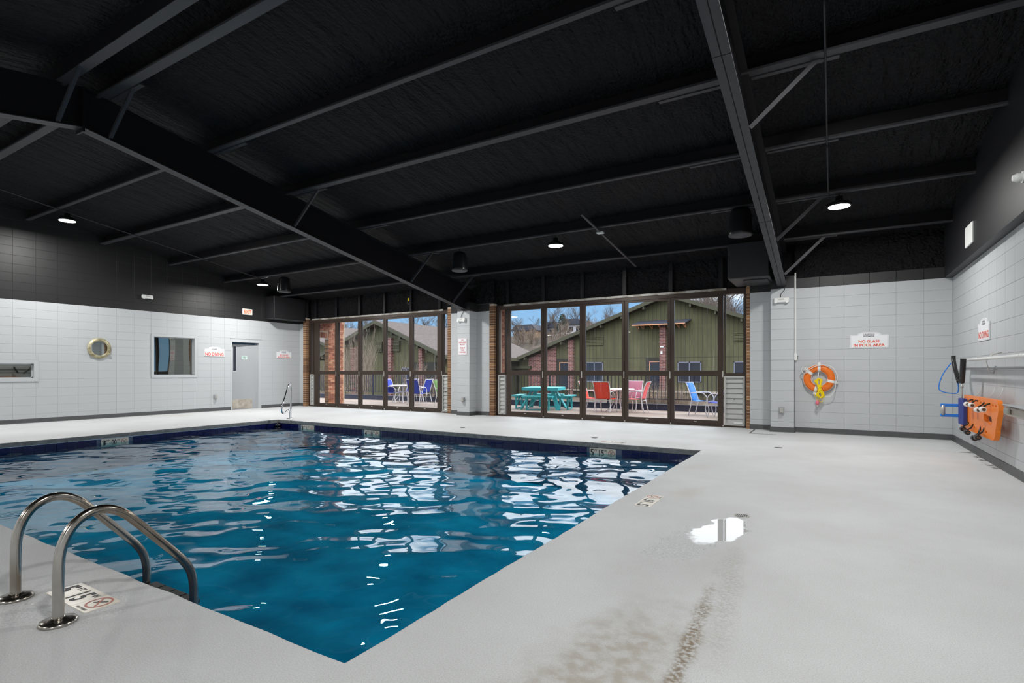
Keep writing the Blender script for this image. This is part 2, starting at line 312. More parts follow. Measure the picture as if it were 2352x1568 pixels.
# ------------------------------------------------------------------ mesh helpers
class MB:
    def __init__(s): s.v = []; s.f = []; s.sm = []
    def add(s, vs_, fs, smooth=False):
        b = len(s.v); s.v += [tuple(p) for p in vs_]; s.f += [tuple(i + b for i in f) for f in fs]; s.sm += [smooth] * len(fs); return s
    def box(s, x0, x1, y0, y1, z0, z1):
        x0, x1 = min(x0, x1), max(x0, x1); y0, y1 = min(y0, y1), max(y0, y1); z0, z1 = min(z0, z1), max(z0, z1)
        return s.add([(x0, y0, z0), (x1, y0, z0), (x1, y1, z0), (x0, y1, z0), (x0, y0, z1), (x1, y0, z1), (x1, y1, z1), (x0, y1, z1)],
                     [(0, 3, 2, 1), (4, 5, 6, 7), (0, 1, 5, 4), (1, 2, 6, 5), (2, 3, 7, 6), (3, 0, 4, 7)])
    def cbox(s, x0, x1, y0, y1, z0, z1, c):          # box with chamfered edges (octagonal section per axis)
        import itertools
        pts = []; idx = {}
        X = (x0, x1); Y = (y0, y1); Z = (z0, z1)
        for i, j, k in itertools.product((0, 1), repeat=3):
            sx, sy, sz = (1, -1)[i], (1, -1)[j], (1, -1)[k]
            for a in range(3):
                d = [c, c, c]; d[a] = 0
                idx[(i, j, k, a)] = len(pts); pts.append((X[i] + sx * d[0], Y[j] + sy * d[1], Z[k] + sz * d[2]))
        fs = []
        for a in range(3):
            b_, c_ = (a + 1) % 3, (a + 2) % 3
            for q in (0, 1):
                loop = []
                for (p, r) in ((0, 0), (1, 0), (1, 1), (0, 1)):
                    t = [0, 0, 0]; t[a] = q; t[b_] = p; t[c_] = r; loop.append(idx[(*t, a)])
                fs.append(tuple(loop) if q else tuple(reversed(loop)))
        for a in range(3):                            # edge strips running along axis a
            b_, c_ = (a + 1) % 3, (a + 2) % 3
            for p in (0, 1):
                for r in (0, 1):
                    t0 = [0, 0, 0]; t1 = [0, 0, 0]; t0[b_] = t1[b_] = p; t0[c_] = t1[c_] = r; t1[a] = 1
                    q = (idx[(*t0, b_)], idx[(*t1, b_)], idx[(*t1, c_)], idx[(*t0, c_)])
                    fs.append(q if (p + r) % 2 == 0 else tuple(reversed(q)))
        for i, j, k in itertools.product((0, 1), repeat=3):
            q = (idx[(i, j, k, 0)], idx[(i, j, k, 1)], idx[(i, j, k, 2)])
            fs.append(q if (i + j + k) % 2 else tuple(reversed(q)))
        return s.add(pts, fs)
    def bar(s, p, q, w, h, up=(0, 0, 1)):
        p = Vector(p); q = Vector(q); d = (q - p).normalized(); u = Vector(up)
        if abs(d.dot(u)) > .98: u = Vector((0, 1, 0))
        sd = d.cross(u).normalized(); u = sd.cross(d).normalized()
        V_ = []
        for e in (p, q):
            for a, b in ((-1, -1), (1, -1), (1, 1), (-1, 1)): V_.append(e + sd * (w / 2 * a) + u * (h / 2 * b))
        return s.add(V_, [(0, 1, 2, 3), (7, 6, 5, 4), (0, 4, 5, 1), (1, 5, 6, 2), (2, 6, 7, 3), (3, 7, 4, 0)])
    def tube(s, pts, r, n=10, closed=False, cap=True):
        pts = [Vector(p) for p in pts]; m = len(pts); rr = r if isinstance(r, (list, tuple)) else [r] * m
        V_ = []; up = None
        for i, p in enumerate(pts):
            if closed: t = pts[(i + 1) % m] - pts[i - 1]
            else: t = pts[min(i + 1, m - 1)] - pts[max(i - 1, 0)]
            if t.length < 1e-9: t = Vector((0, 0, 1))
            t.normalize()
            if up is None:
                up = Vector((0, 0, 1)) if abs(t.z) < .9 else Vector((1, 0, 0))
            up = (up - t * up.dot(t)); up.normalize(); sd = t.cross(up)
            for k in range(n):
                a = 2 * pi * k / n; V_.append(p + (up * cos(a) + sd * sin(a)) * rr[i])
        F = []
        for i in range(m if closed else m - 1):
            a = i * n; b = ((i + 1) % m) * n
            for k in range(n): F.append((a + k, a + (k + 1) % n, b + (k + 1) % n, b + k))
        s.add(V_, F, True)
        if not closed and cap: b0 = len(s.v) - len(V_); s.f += [tuple(b0 + q for q in reversed(range(n))), tuple(b0 + q for q in range((m - 1) * n, m * n))]; s.sm += [False, False]
        return s
    def lathe(s, prof, c=(0, 0, 0), n=24, axis='z', smooth=True):
        V_ = []
        for (r, h) in prof:
            for k in range(n):
                a = 2 * pi * k / n; x, y = r * cos(a), r * sin(a)
                q = {'z': (x, y, h), 'y': (x, h, y), 'x': (h, x, y)}[axis]; V_.append((c[0] + q[0], c[1] + q[1], c[2] + q[2]))
        F = []
        for i in range(len(prof) - 1):
            for k in range(n):
                q = (i * n + k, i * n + (k + 1) % n, (i + 1) * n + (k + 1) % n, (i + 1) * n + k); F.append(q)
        s.add(V_, F, smooth); b0 = len(s.v) - len(V_)
        s.f += [tuple(b0 + q for q in reversed(range(n))), tuple(b0 + q for q in range((len(prof) - 1) * n, len(prof) * n))]; s.sm += [False, False]
        return s
    def prism(s, poly, a0, a1, axis='y'):            # poly in the plane normal to axis
        n = len(poly); V_ = []
        for a in (a0, a1):
            for (p, q) in poly: V_.append({'y': (p, a, q), 'x': (a, p, q), 'z': (p, q, a)}[axis])
        F = [tuple(range(n)), tuple(reversed(range(n, 2 * n)))] + [(i + n, (i + 1) % n + n, (i + 1) % n, i) for i in range(n)]
        return s.add(V_, F)
    def mesh(s, name, org=(0, 0, 0)):
        me = bpy.data.meshes.new(name)
        me.from_pydata([(p[0] - org[0], p[1] - org[1], p[2] - org[2]) for p in s.v], [], s.f)
        me.polygons.foreach_set('use_smooth', s.sm)
        me.update(); return me

def fixn(me):
    import bmesh
    b = bmesh.new(); b.from_mesh(me); bmesh.ops.recalc_face_normals(b, faces=b.faces); b.to_mesh(me); b.free()

ORG = {}
def ob(name, mb, m, parent=None, org=None, kind=None, label=None, cat=None, group=None, bev=0):
    if parent is not None: o0 = ORG[parent.name]
    elif org is not None: o0 = org
    elif kind == 'structure': o0 = (0, 0, 0)
    else:
        xs, ys, zs = zip(*mb.v); o0 = ((min(xs) + max(xs)) / 2, (min(ys) + max(ys)) / 2, min(zs))
    me = mb.mesh(name, o0); fixn(me)
    me.materials.append(M[m] if isinstance(m, str) else m)
    o = bpy.data.objects.new(name, me); COL.objects.link(o)
    if parent is not None: o.parent = parent
    else: o.location = o0
    ORG[o.name] = o0
    if bev:
        md = o.modifiers.new('bevel', 'BEVEL'); md.width = bev; md.segments = 2; md.limit_method = 'ANGLE'
    tag(o, label, cat, group, kind)
    return o
def tag(o, label=None, cat=None, group=None, kind=None):
    if label: o['label'] = label
    if cat: o['category'] = cat
    if group: o['group'] = group
    if kind: o['kind'] = kind
    return o
def empty(name, loc, label=None, cat=None, group=None, kind=None, rz=0):
    o = bpy.data.objects.new(name, None); COL.objects.link(o); o.location = loc; o.empty_display_size = .2
    o.rotation_euler = (0, 0, rz)
    ORG[o.name] = tuple(loc)
    return tag(o, label, cat, group, kind)
def local(name, loc, rz=0, **k):                     # a thing whose parts are modelled about its own base
    o = empty(name, loc, rz=rz, **k); ORG[o.name] = (0, 0, 0); return o
def inst(src_mesh, name, loc, parent):               # a piece sharing mesh data
    o = bpy.data.objects.new(name, src_mesh); COL.objects.link(o)
    if parent is not None:
        o.parent = parent; g = ORG[parent.name]; o.location = (loc[0] - g[0], loc[1] - g[1], loc[2] - g[2])
    else: o.location = loc
    return o
def copy_tree(o, loc, rz=0, label=None, swap=None):
    c = o.copy(); COL.objects.link(c); c.location = loc; c.rotation_euler = (0, 0, rz)
    if label: c['label'] = label
    for ch in list(o.children):
        d = ch.copy(); COL.objects.link(d); d.parent = c
        if swap and ch.name.split('.')[0] in swap[0]:
            d.data = ch.data.copy(); d.data.materials[0] = M[swap[1]]
        for g in list(ch.children):
            e = g.copy(); COL.objects.link(e); e.parent = d
    return c

def lettering(txt, c, xd, ud, h, m, parent, w=None, name='lettering', depth=0.002, align='c'):
    cu = bpy.data.curves.new('t', 'FONT'); cu.body = txt; cu.size = 1; cu.extrude = 0; cu.offset = 0.028
    cu.resolution_u = 2
    t = bpy.data.objects.new('t', cu); COL.objects.link(t)
    dg = bpy.context.evaluated_depsgraph_get(); me = bpy.data.meshes.new_from_object(t.evaluated_get(dg))
    bpy.data.objects.remove(t)
    n = len(me.vertices); a = np.empty(n * 3); me.vertices.foreach_get('co', a); a = a.reshape(-1, 3)
    lo = a.min(0); hi = a.max(0)
    sy = h / (hi[1] - lo[1]); sx = sy * 0.8 if w is None else w / (hi[0] - lo[0])
    x = (a[:, 0] - (lo[0] + hi[0]) / 2) * sx; y = (a[:, 1] - (lo[1] + hi[1]) / 2) * sy
    xd = np.array(xd, float); ud = np.array(ud, float); nd = np.cross(xd, ud)
    q = np.array(c) + x[:, None] * xd + y[:, None] * ud + nd * depth
    q -= np.array(ORG[parent.name])
    me.vertices.foreach_set('co', q.astype(np.float32).ravel()); me.update()
    me.materials.clear(); me.materials.append(M[m]); me.name = name
    o = bpy.data.objects.new(name, me); COL.objects.link(o); o.parent = parent
    return o

# ------------------------------------------------------------------ room constants
XL, XR, YF, YB = -16.4, 1.82, -5.5, 12.45
YR = 12.25                                            # right-hand end wall
YG = 12.60                                            # glazing plane
RIDGE, ZR, SL = 3.25, 5.80, 1 / 6.0
def roofz(y): return ZR + SL * 0 - SL * abs(y - RIDGE) - 0.0
ZD = lambda y: 5.25 - SL * (abs(y - RIDGE)) + 0.0     # deck underside

# ------------------------------------------------------------------ floor and pool
PX0, PX1, PY0, PY1 = -12.2, -1.78, 1.585, 8.68
fl = empty('floor', (0, 0, 0), kind='structure')
def deck_piece(x0, x1, y0, y1):
    return MB().box(x0, x1, y0, y1, -0.30, 0.0)
f = MB()
# deck top as one ring with a rounded pool nosing
e = 0.012
ring_out = [(XL - .3, YF), (XR + .3, YF), (XR + .3, YG + .2), (XL - .3, YG + .2)]
def rect(x0, x1, y0, y1): return [(x0, y0), (x1, y0), (x1, y1), (x0, y1)]
levels = [(ring_out, 0.0)]
def sub_rect(g, z):
    # a subdivided rectangular loop so that the nosing can wander slightly
    out = []
    P4 = rect(PX0 - g, PX1 + g, PY0 - g, PY1 + g)
    for i in range(4):
        a = P4[i]; b = P4[(i + 1) % 4]; n = 60
        for k in range(n):
            t = k / n; x = a[0] + (b[0] - a[0]) * t; y = a[1] + (b[1] - a[1]) * t
            w = 0.004 * sin(x * 9.1 + y * 3) + 0.003 * sin(x * 23 + y * 31)
            if k: 
                if i % 2 == 0: y += w
                else: x += w
            out.append((x, y, z))
    return out
def outer(z):
    out = []
    for i in range(4):
        a = ring_out[i]; b = ring_out[(i + 1) % 4]
        for k in range(60): t = k / 60; out.append((a[0] + (b[0] - a[0]) * t, a[1] + (b[1] - a[1]) * t, z))
    return out
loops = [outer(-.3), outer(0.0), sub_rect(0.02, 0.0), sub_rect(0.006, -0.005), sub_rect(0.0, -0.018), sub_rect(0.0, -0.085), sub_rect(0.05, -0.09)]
n = 240
def ringmesh(loops):
    V_ = [p for L in loops for p in L]; F_ = []
    for i in range(len(loops) - 1):
        for k in range(n): F_.append((i * n + k, i * n + (k + 1) % n, (i + 1) * n + (k + 1) % n, (i + 1) * n + k))
    return MB().add(V_, F_)
ob('deck_slab', ringmesh(loops[:4]), 'deck', fl)
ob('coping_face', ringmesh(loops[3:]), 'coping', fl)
# narrow saw-cut patch lines near the right door jamb
f = MB(); f.box(-1.45, -1.42, 11.55, 12.4, 0.0, 0.002); f.box(-1.44, -0.95, 11.52, 11.56, 0.0, 0.002)
ob('patch_seam', f, 'base', fl)

pool = empty('pool_basin', (0, 0, 0), kind='structure')
f = MB()
zl, zr = -0.62, -0.85
a, b, c_, d = PX0 - .03, PX1 + .03, PY0 - .03, PY1 + .03
f.add([(a, c_, zl), (b, c_, zr), (b, d, zr), (a, d, zl), (a, c_, -.09), (b, c_, -.09), (b, d, -.09), (a, d, -.09)],
      [(0, 1, 2, 3), (0, 4, 5, 1), (1, 5, 6, 2), (2, 6, 7, 3), (3, 7, 4, 0)])
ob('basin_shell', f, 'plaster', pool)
# corner steps under the hand rail
f = MB()
for i in range(3):
    r_ = 0.5 + i * .3; z_ = -0.30 - i * .12
    pts = [(a, d)] + [(a + r_ * sin(t * pi / 16), d - r_ * cos(t * pi / 16)) for t in range(9)]
    f.prism(pts, -.64, z_, 'z')
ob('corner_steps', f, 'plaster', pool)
tw = 0.1575
f = MB(); f.box(-.074, .074, 0, .012, -.152, 0); tx_mesh = f.mesh('tile'); fixn(tx_mesh); tx_mesh.materials.append(M['navy'])
f = MB(); f.box(0, .012, -.074, .074, -.152, 0); ty_mesh = f.mesh('tile'); fixn(ty_mesh); ty_mesh.materials.append(M['navy'])
f = MB(); f.box(PX0 - .03, PX1 + .03, PY1 + .012, PY1 + .03, -.26, -.09); f.box(PX0 - .03, PX0 - .012, PY0, PY1 + .03, -.26, -.09)
f.box(PX0 - .03, PX1 + .03, PY0 - .03, PY0 - .012, -.26, -.09); f.box(PX1 + .012, PX1 + .03, PY0, PY1, -.26, -.09)
ob('tile_grout', f, 'grout', pool)
MARK_F = [(-11.05, '3', '11'), (-8.87, '4', '10'), (-3.40, '5', '15')]
x = PX0 + tw / 2
while x < PX1:
    if not any(abs(x - mx_) < 0.25 + tw / 2 for mx_, _, _ in MARK_F): inst(tx_mesh, 'tile', (x, PY1 + .0, -.09), pool)
    x += tw
y = PY1 - tw / 2
while y > PY0 + 1.0:
    if abs(y - 5.05) > 0.25 + tw / 2: inst(ty_mesh, 'tile', (PX0 - .012, y, -.09), pool)
    y -= tw

# water surface: real waves
nx, ny = 420, 290
gx = np.linspace(PX0 - .02, PX1 + .02, nx); gy = np.linspace(PY0 - .02, PY1 + .02, ny)
X_, Y_ = np.meshgrid(gx, gy, indexing='ij')
rs = np.random.RandomState(11)
Hh = np.zeros_like(X_)
for i in range(100):
    lam = 0.21 * (1.9 / 0.21) ** (rs.rand() ** 1.1); k = 2 * pi / lam; th = rs.rand() * 2 * pi
    th = th if rs.rand() < .38 else rs.normal(R(112), 0.45)
    amp = 0.0088 / k * (lam ** 0.12)
    ph = rs.rand() * 2 * pi
    Hh += amp * np.sin(k * (X_ * cos(th) + Y_ * sin(th)) + ph + 0.6 * np.sin(0.9 * X_ + 1.3 * Y_ + ph))
Hh = Hh - Hh.mean()
co = np.stack([X_, Y_, -0.172 + Hh], -1).reshape(-1, 3)
ii = np.arange(nx * ny).reshape(nx, ny)
fc = np.stack([ii[:-1, :-1], ii[1:, :-1], ii[1:, 1:], ii[:-1, 1:]], -1).reshape(-1, 4)
wm = bpy.data.meshes.new('water'); wm.vertices.add(len(co)); wm.vertices.foreach_set('co', co.astype(np.float32).ravel())
wm.loops.add(fc.size); wm.loops.foreach_set('vertex_index', fc.astype(np.int32).ravel())
wm.polygons.add(len(fc)); wm.polygons.foreach_set('loop_start', np.arange(0, fc.size, 4, dtype=np.int32))
wm.polygons.foreach_set('use_smooth', np.ones(len(fc), bool)); wm.update(calc_edges=True); wm.validate()
wm.materials.append(M['water'])
wo = bpy.data.objects.new('pool_water', wm); COL.objects.link(wo)
tag(wo, 'rippling blue pool water reflecting the bright windows', 'water', kind='stuff')

# ------------------------------------------------------------------ block walls
CH = 0.2075                                           # course height
def block_mesh(w, h, axis, sgn, m, d=0.05):
    mb = MB(); g = 0.0015; c = 0.003
    if axis == 'x': mb.cbox(-d if sgn > 0 else 0, 0 if sgn > 0 else d, -w / 2 + g, w / 2 - g, -h / 2 + g, h / 2 - g, c)
    else: mb.cbox(-w / 2 + g, w / 2 - g, 0 if sgn < 0 else -d, d if sgn < 0 else 0, -h / 2 + g, h / 2 - g, c)
    me = mb.mesh('block'); fixn(me); me.materials.append(M[m]); return me
CACHE = {}
def blocks(parent, axis, sgn, plane, edges, rows, m, holes=(), name='block'):
    """edges: joint coordinates along the wall; rows: (z0,z1) list; holes: (a0,a1,z0,z1)."""
    for (z0, z1) in rows:
        for a0, a1 in zip(edges[:-1], edges[1:]):
            pcs = [(a0, a1, z0, z1)]
            for h in holes:
                nxt = []
                for (p0, p1, q0, q1) in pcs:
                    if h[1] <= p0 + 1e-4 or h[0] >= p1 - 1e-4 or h[3] <= q0 + 1e-4 or h[2] >= q1 - 1e-4: nxt.append((p0, p1, q0, q1)); continue
                    if h[0] > p0: nxt.append((p0, h[0], q0, q1))
                    if h[1] < p1: nxt.append((h[1], p1, q0, q1))
                    m0, m1 = max(p0, h[0]), min(p1, h[1])
                    if h[2] > q0: nxt.append((m0, m1, q0, h[2]))
                    if h[3] < q1: nxt.append((m0, m1, h[3], q1))
                pcs = nxt
            for (p0, p1, q0, q1) in pcs:
                if p1 - p0 < .02 or q1 - q0 < .02: continue
                key = (round(p1 - p0, 3), round(q1 - q0, 3), axis, sgn, m)
                if key not in CACHE: CACHE[key] = block_mesh(p1 - p0, q1 - q0, axis, sgn, m)
                cm = ((p0 + p1) / 2, (q0 + q1) / 2)
                inst(CACHE[key], name, (plane, cm[0], cm[1]) if axis == 'x' else (cm[0], plane, cm[1]), parent)
GREY_ROWS = [(CH * k, CH * (k + 1)) for k in range(14)]

# left wall, with openings for door, two windows
wl_ = empty('wall_left', (0, 0, 0), kind='structure')
DOOR = (9.98, 11.035, -0.01, 2.285); WIN2 = (7.666, 8.922, 1.046, 2.284); WIN1 = (2.4, 5.183, 0.983, 1.496)
holesL = [DOOR, WIN2, WIN1]
f = MB()
def wall_with_holes_x(f, xa, xb, y0, y1, z0, top, holes):
    ys = sorted({y0, y1, RIDGE, *[h[0] for h in holes], *[h[1] for h in holes]})
    for ya, yb in zip(ys[:-1], ys[1:]):
        hs = [h for h in holes if h[0] <= ya + 1e-6 and h[1] >= yb - 1e-6]
        segs = [(z0, None)]
        if hs: h = hs[0]; segs = ([(z0, h[2])] if h[2] > z0 + .01 else []) + [(h[3], None)]
        for (s0, s1) in segs:
            t0 = top(ya) if s1 is None else s1; t1 = top(yb) if s1 is None else s1
            f.prism([(ya, s0), (yb, s0), (yb, t1), (ya, t0)], xa, xb, 'x')
wall_with_holes_x(f, XL - .25, XL - .004, YF, YG + .2, -.0, lambda y: min(ZD(y) + .12, 9), [DOOR, WIN2, WIN1])
ob('mortar_bed', f, 'mortar', wl_)
ye = [4.713 + .4215 * k for k in range(-1, 19)]; ye[-1] = 12.53
blocks(wl_, 'x', 1, XL, ye, GREY_ROWS, 'wall', holesL)
f = MB()                                              # dark upper courses, past the limit: joined
for k in range(14, 26):
    for a0, a1 in zip(ye[:-1], ye[1:]):
        z0, z1 = CH * k, CH * (k + 1)
        zt = min(ZD(a0), ZD(a1)) + .05
        if z0 > zt: continue
        f.cbox(XL - .05, XL, a0 + .0012, a1 - .0012, z0 + .0018, min(z1, zt + .1) - .0018, .003)
f.box(XL - .02, XL, YF, ye[0], CH * 14, 5.3); f.box(XL - .03, XL - .003, ye[0], YG, CH * 14, 5.3)
ob('dark_blocks', f, 'black_wall', wl_, kind='stuff')
f = MB(); f.box(XL - .02, XL, YF, ye[0], 0, WIN1[2]); f.box(XL - .02, XL, YF, ye[0], WIN1[3], CH * 14); f.box(XL - .02, XL, YF, WIN1[0], WIN1[2], WIN1[3])
ob('plain_blockwork', f, 'wall', wl_)
f = MB(); f.box(XL - 1.7, XL - 1.6, 9.2, 12.0, 0, 2.6); f.box(XL - 1.6, XL - .25, 9.1, 9.2, 0, 2.6); f.box(XL - 1.6, XL - .25, 11.9, 12.0, 0, 2.6); f.box(XL - 1.7, XL - .25, 9.1, 12.0, 2.5, 2.6); ob('passage_lining', f, 'mortar', wl_)
bl = empty('baseboard_left', (0, 0, 0), kind='structure')
def base_profile(f, axis, pl, a0, a1, s=1):
    prof = [(0, 0), (s * .022, 0), (s * .012, .012), (s * .008, .10), (0, .104)]
    if axis == 'x': 
        V0 = [(pl + p, a0, z) for p, z in prof] + [(pl + p, a1, z) for p, z in prof]
    else: V0 = [(a0, pl + p, z) for p, z in prof] + [(a1, pl + p, z) for p, z in prof]
    f.add(V0, [(0, 1, 2, 3, 4), (9, 8, 7, 6, 5)] + [(i, (i + 1) % 5, (i + 1) % 5 + 5, i + 5) for i in range(5)])
f = MB(); base_profile(f, 'x', XL, YF, DOOR[0]); base_profile(f, 'x', XL, DOOR[1], 12.53)
ob('cove_base', f, 'base', bl)

# right wall
wr = empty('wall_right', (0, 0, 0), kind='structure')
f = MB(); f.box(XR + .004, XR + .25, YF, YG + .2, 0, 5.4); ob('mortar_bed', f, 'mortar', wr)
yr = [8.838 + .41 * k for k in range(-5, 9)]; yr = [q for q in yr if q < 12.15] + [YR]
blocks(wr, 'x', -1, XR, yr, GREY_ROWS, 'wall')
f = MB(); f.box(XR, XR + .02, YF, yr[0], 0, 2.905); ob('plain_blockwork', f, 'wall', wr)
f = MB(); f.prism([(YF, 2.905), (YR + .3, 2.905), (YR + .3, ZD(YR) + .1), (RIDGE, ZD(RIDGE) + .1), (YF, ZD(YF) + .1)], 1.70, XR + .004, 'x')
ob('black_upper_panel', f, 'black_smooth', wr)
br = empty('baseboard_right', (0, 0, 0), kind='structure')
f = MB(); base_profile(f, 'x', XR, YF, YR, -1); ob('cove_base', f, 'base', br)

# front wall behind the camera
f = MB(); f.box(XL - .25, XR + .25, YF - .25, YF, 0, 4.4); ob('wall_front', f, 'wall', kind='structure')

# back wall: right end wall, recesses, pillars
wb = empty('wall_back', (0, 0, 0), kind='structure')
JL = (-16.10, -15.93); JA = (-9.68, -9.55); JB = (-8.21, -8.06); JR = (-1.615, -1.54)
f = MB()
f.box(-.68, XR + .25, YR + .004, YG + .25, 0, 3.95)                     # right end wall
f.box(JR[1], -.68, YB + .004, YG + .25, 0, 3.95)
f.box(JA[1], JB[0], YB + .004, YG + .25, 0, 3.95)
f.box(XL - .25, JL[0], 12.534, YG + .25, 0, 3.95)
ob('mortar_bed', f, 'mortar', wb)
xe = [XR - .413 * k for k in range(0, 6)][::-1]; xe = [-.68] + [q for q in xe if q > -.5]
blocks(wb, 'y', -1, YR, xe, GREY_ROWS, 'wall')
blocks(wb, 'y', -1, YB, [JR[1], -1.11], GREY_ROWS, 'wall')
blocks(wb, 'y', -1, YB, [JA[1], -9.06], GREY_ROWS, 'wall'); blocks(wb, 'y', -1, YB, [-8.64, JB[0]], GREY_ROWS, 'wall')
blocks(wb, 'y', -1, 12.53, [XL, JL[0]], GREY_ROWS, 'wall')
DR = [(2.905, 3.11), (3.11, 3.32)]
blocks(wb, 'y', -1, YR, xe, DR[:1], 'black_wall'); 
for e0 in ([JR[1], -1.11], [JA[1], -9.06], [-8.64, JB[0]], [XL, JL[0]]): blocks(wb, 'y', -1, YB, e0, DR, 'black_wall')
for (xa, xb) in ((-9.06, -8.64), (-1.11, -.685)):
    col = empty('pillar', ((xa + xb) / 2, 12.3, 0), kind='structure')
    f = MB(); f.box(xa + .004, xb - .004, 12.104, 12.6, 0, 3.1); ob('mortar_bed', f, 'mortar', col)
    for k in range(14):
        f = MB(); f.cbox(xa, xb, 12.10, 12.58, CH * k + .0025, CH * (k + 1) - .0025, .006); ob('block', f, 'wall', col)
    f = MB(); f.box(xa, xb, 12.10, 12.6, 2.905, 3.15); ob('black_cap_block', f, 'black_wall', col)
    f = MB(); base_profile(f, 'y', 12.10, xa - .01, xb + .01, -1); base_profile(f, 'x', xb, 12.09, YB, 1); base_profile(f, 'x', xa, 12.09, YB, -1)
    ob('cove_base', f, 'base', col)
f = MB(); f.box(-.68, 1.75, YR - .004, YR + .02, 3.11, 4.0); f.box(JR[1] - .3, -.68, YB - .004, YB + .02, 3.13, 4.0); f.box(JA[0], JB[1], YB - .004, YB + .02, 3.13, 4.0); f.box(XL, JL[1] + .1, YB, YB + .02, 3.13, 4.0)
f.box(-.68, XR, YR + .0028, YR + .02, 2.905, 3.2)
ob('black_upper_wall', f, 'foam', wb)
bb = empty('baseboard_back', (0, 0, 0), kind='structure')
f = MB(); base_profile(f, 'y', YR, -.68, XR, -1); base_profile(f, 'y', YB, JR[1], -1.11, -1); base_profile(f, 'y', YB, JA[1], -9.06, -1)
base_profile(f, 'y', YB, -8.64, JB[0], -1); base_profile(f, 'y', 12.53, XL, JL[0], -1)
ob('cove_base', f, 'base', bb)

# brick jambs beside the two glazed fronts: every brick a piece
for (xa, xb, side) in ((JL[0], JL[1], 1), (JA[0], JA[1], -1), (JB[0], JB[1], 1), (JR[0], JR[1], -1)):
    jb = empty('trim_1', ((xa + xb) / 2, 12.5, 0), kind='structure')
    f = MB(); f.box(xa + .006, xb - .006, YB + .005, YG + .25, 0, 3.1); ob('mortar_bed', f, 'brickmortar', jb)
    bh = .0692
    full = MB(); full.cbox(-(xb - xa) / 2, (xb - xa) / 2, 0, .3, .006, bh - .005, .003); fm = full.mesh('brick'); fixn(fm); fm.materials.append(M['brick'])
    k = 0
    while (k + 1) * bh < 3.1:
        o = inst(fm, 'brick', ((xa + xb) / 2 + rnd.uniform(-.002, .002), YB + rnd.uniform(-.003, .003), k * bh), jb); k += 1

# header over the glazing: black foam between studs
hd = empty('trim_2', (0, 0, 0), kind='structure')
f = MB(); f.box(XL - .2, JR[1] + .5, YG + .02, YG + .25, 3.04, 4.0)
ob('header_foam', f, 'foam', hd)
MUL_R = [(-7.75, -7.61), (-6.658, -6.495), (-5.543, -5.387), (-4.431, -4.278), (-3.323, -3.173), (-2.215, -2.078)]
MUL_L = [(-15.679, -15.439), (-14.598, -14.436), (-13.487, -13.336), (-12.367, -12.216), (-11.265, -11.106), (-10.15, -9.952)]
for (a_, b_) in MUL_L + MUL_R:
    f = MB(); m_ = (a_ + b_) / 2; f.box(m_ - .045, m_ + .045, YG - .06, YG + .02, 3.08, 3.75); ob('stud', f, 'steel', hd)

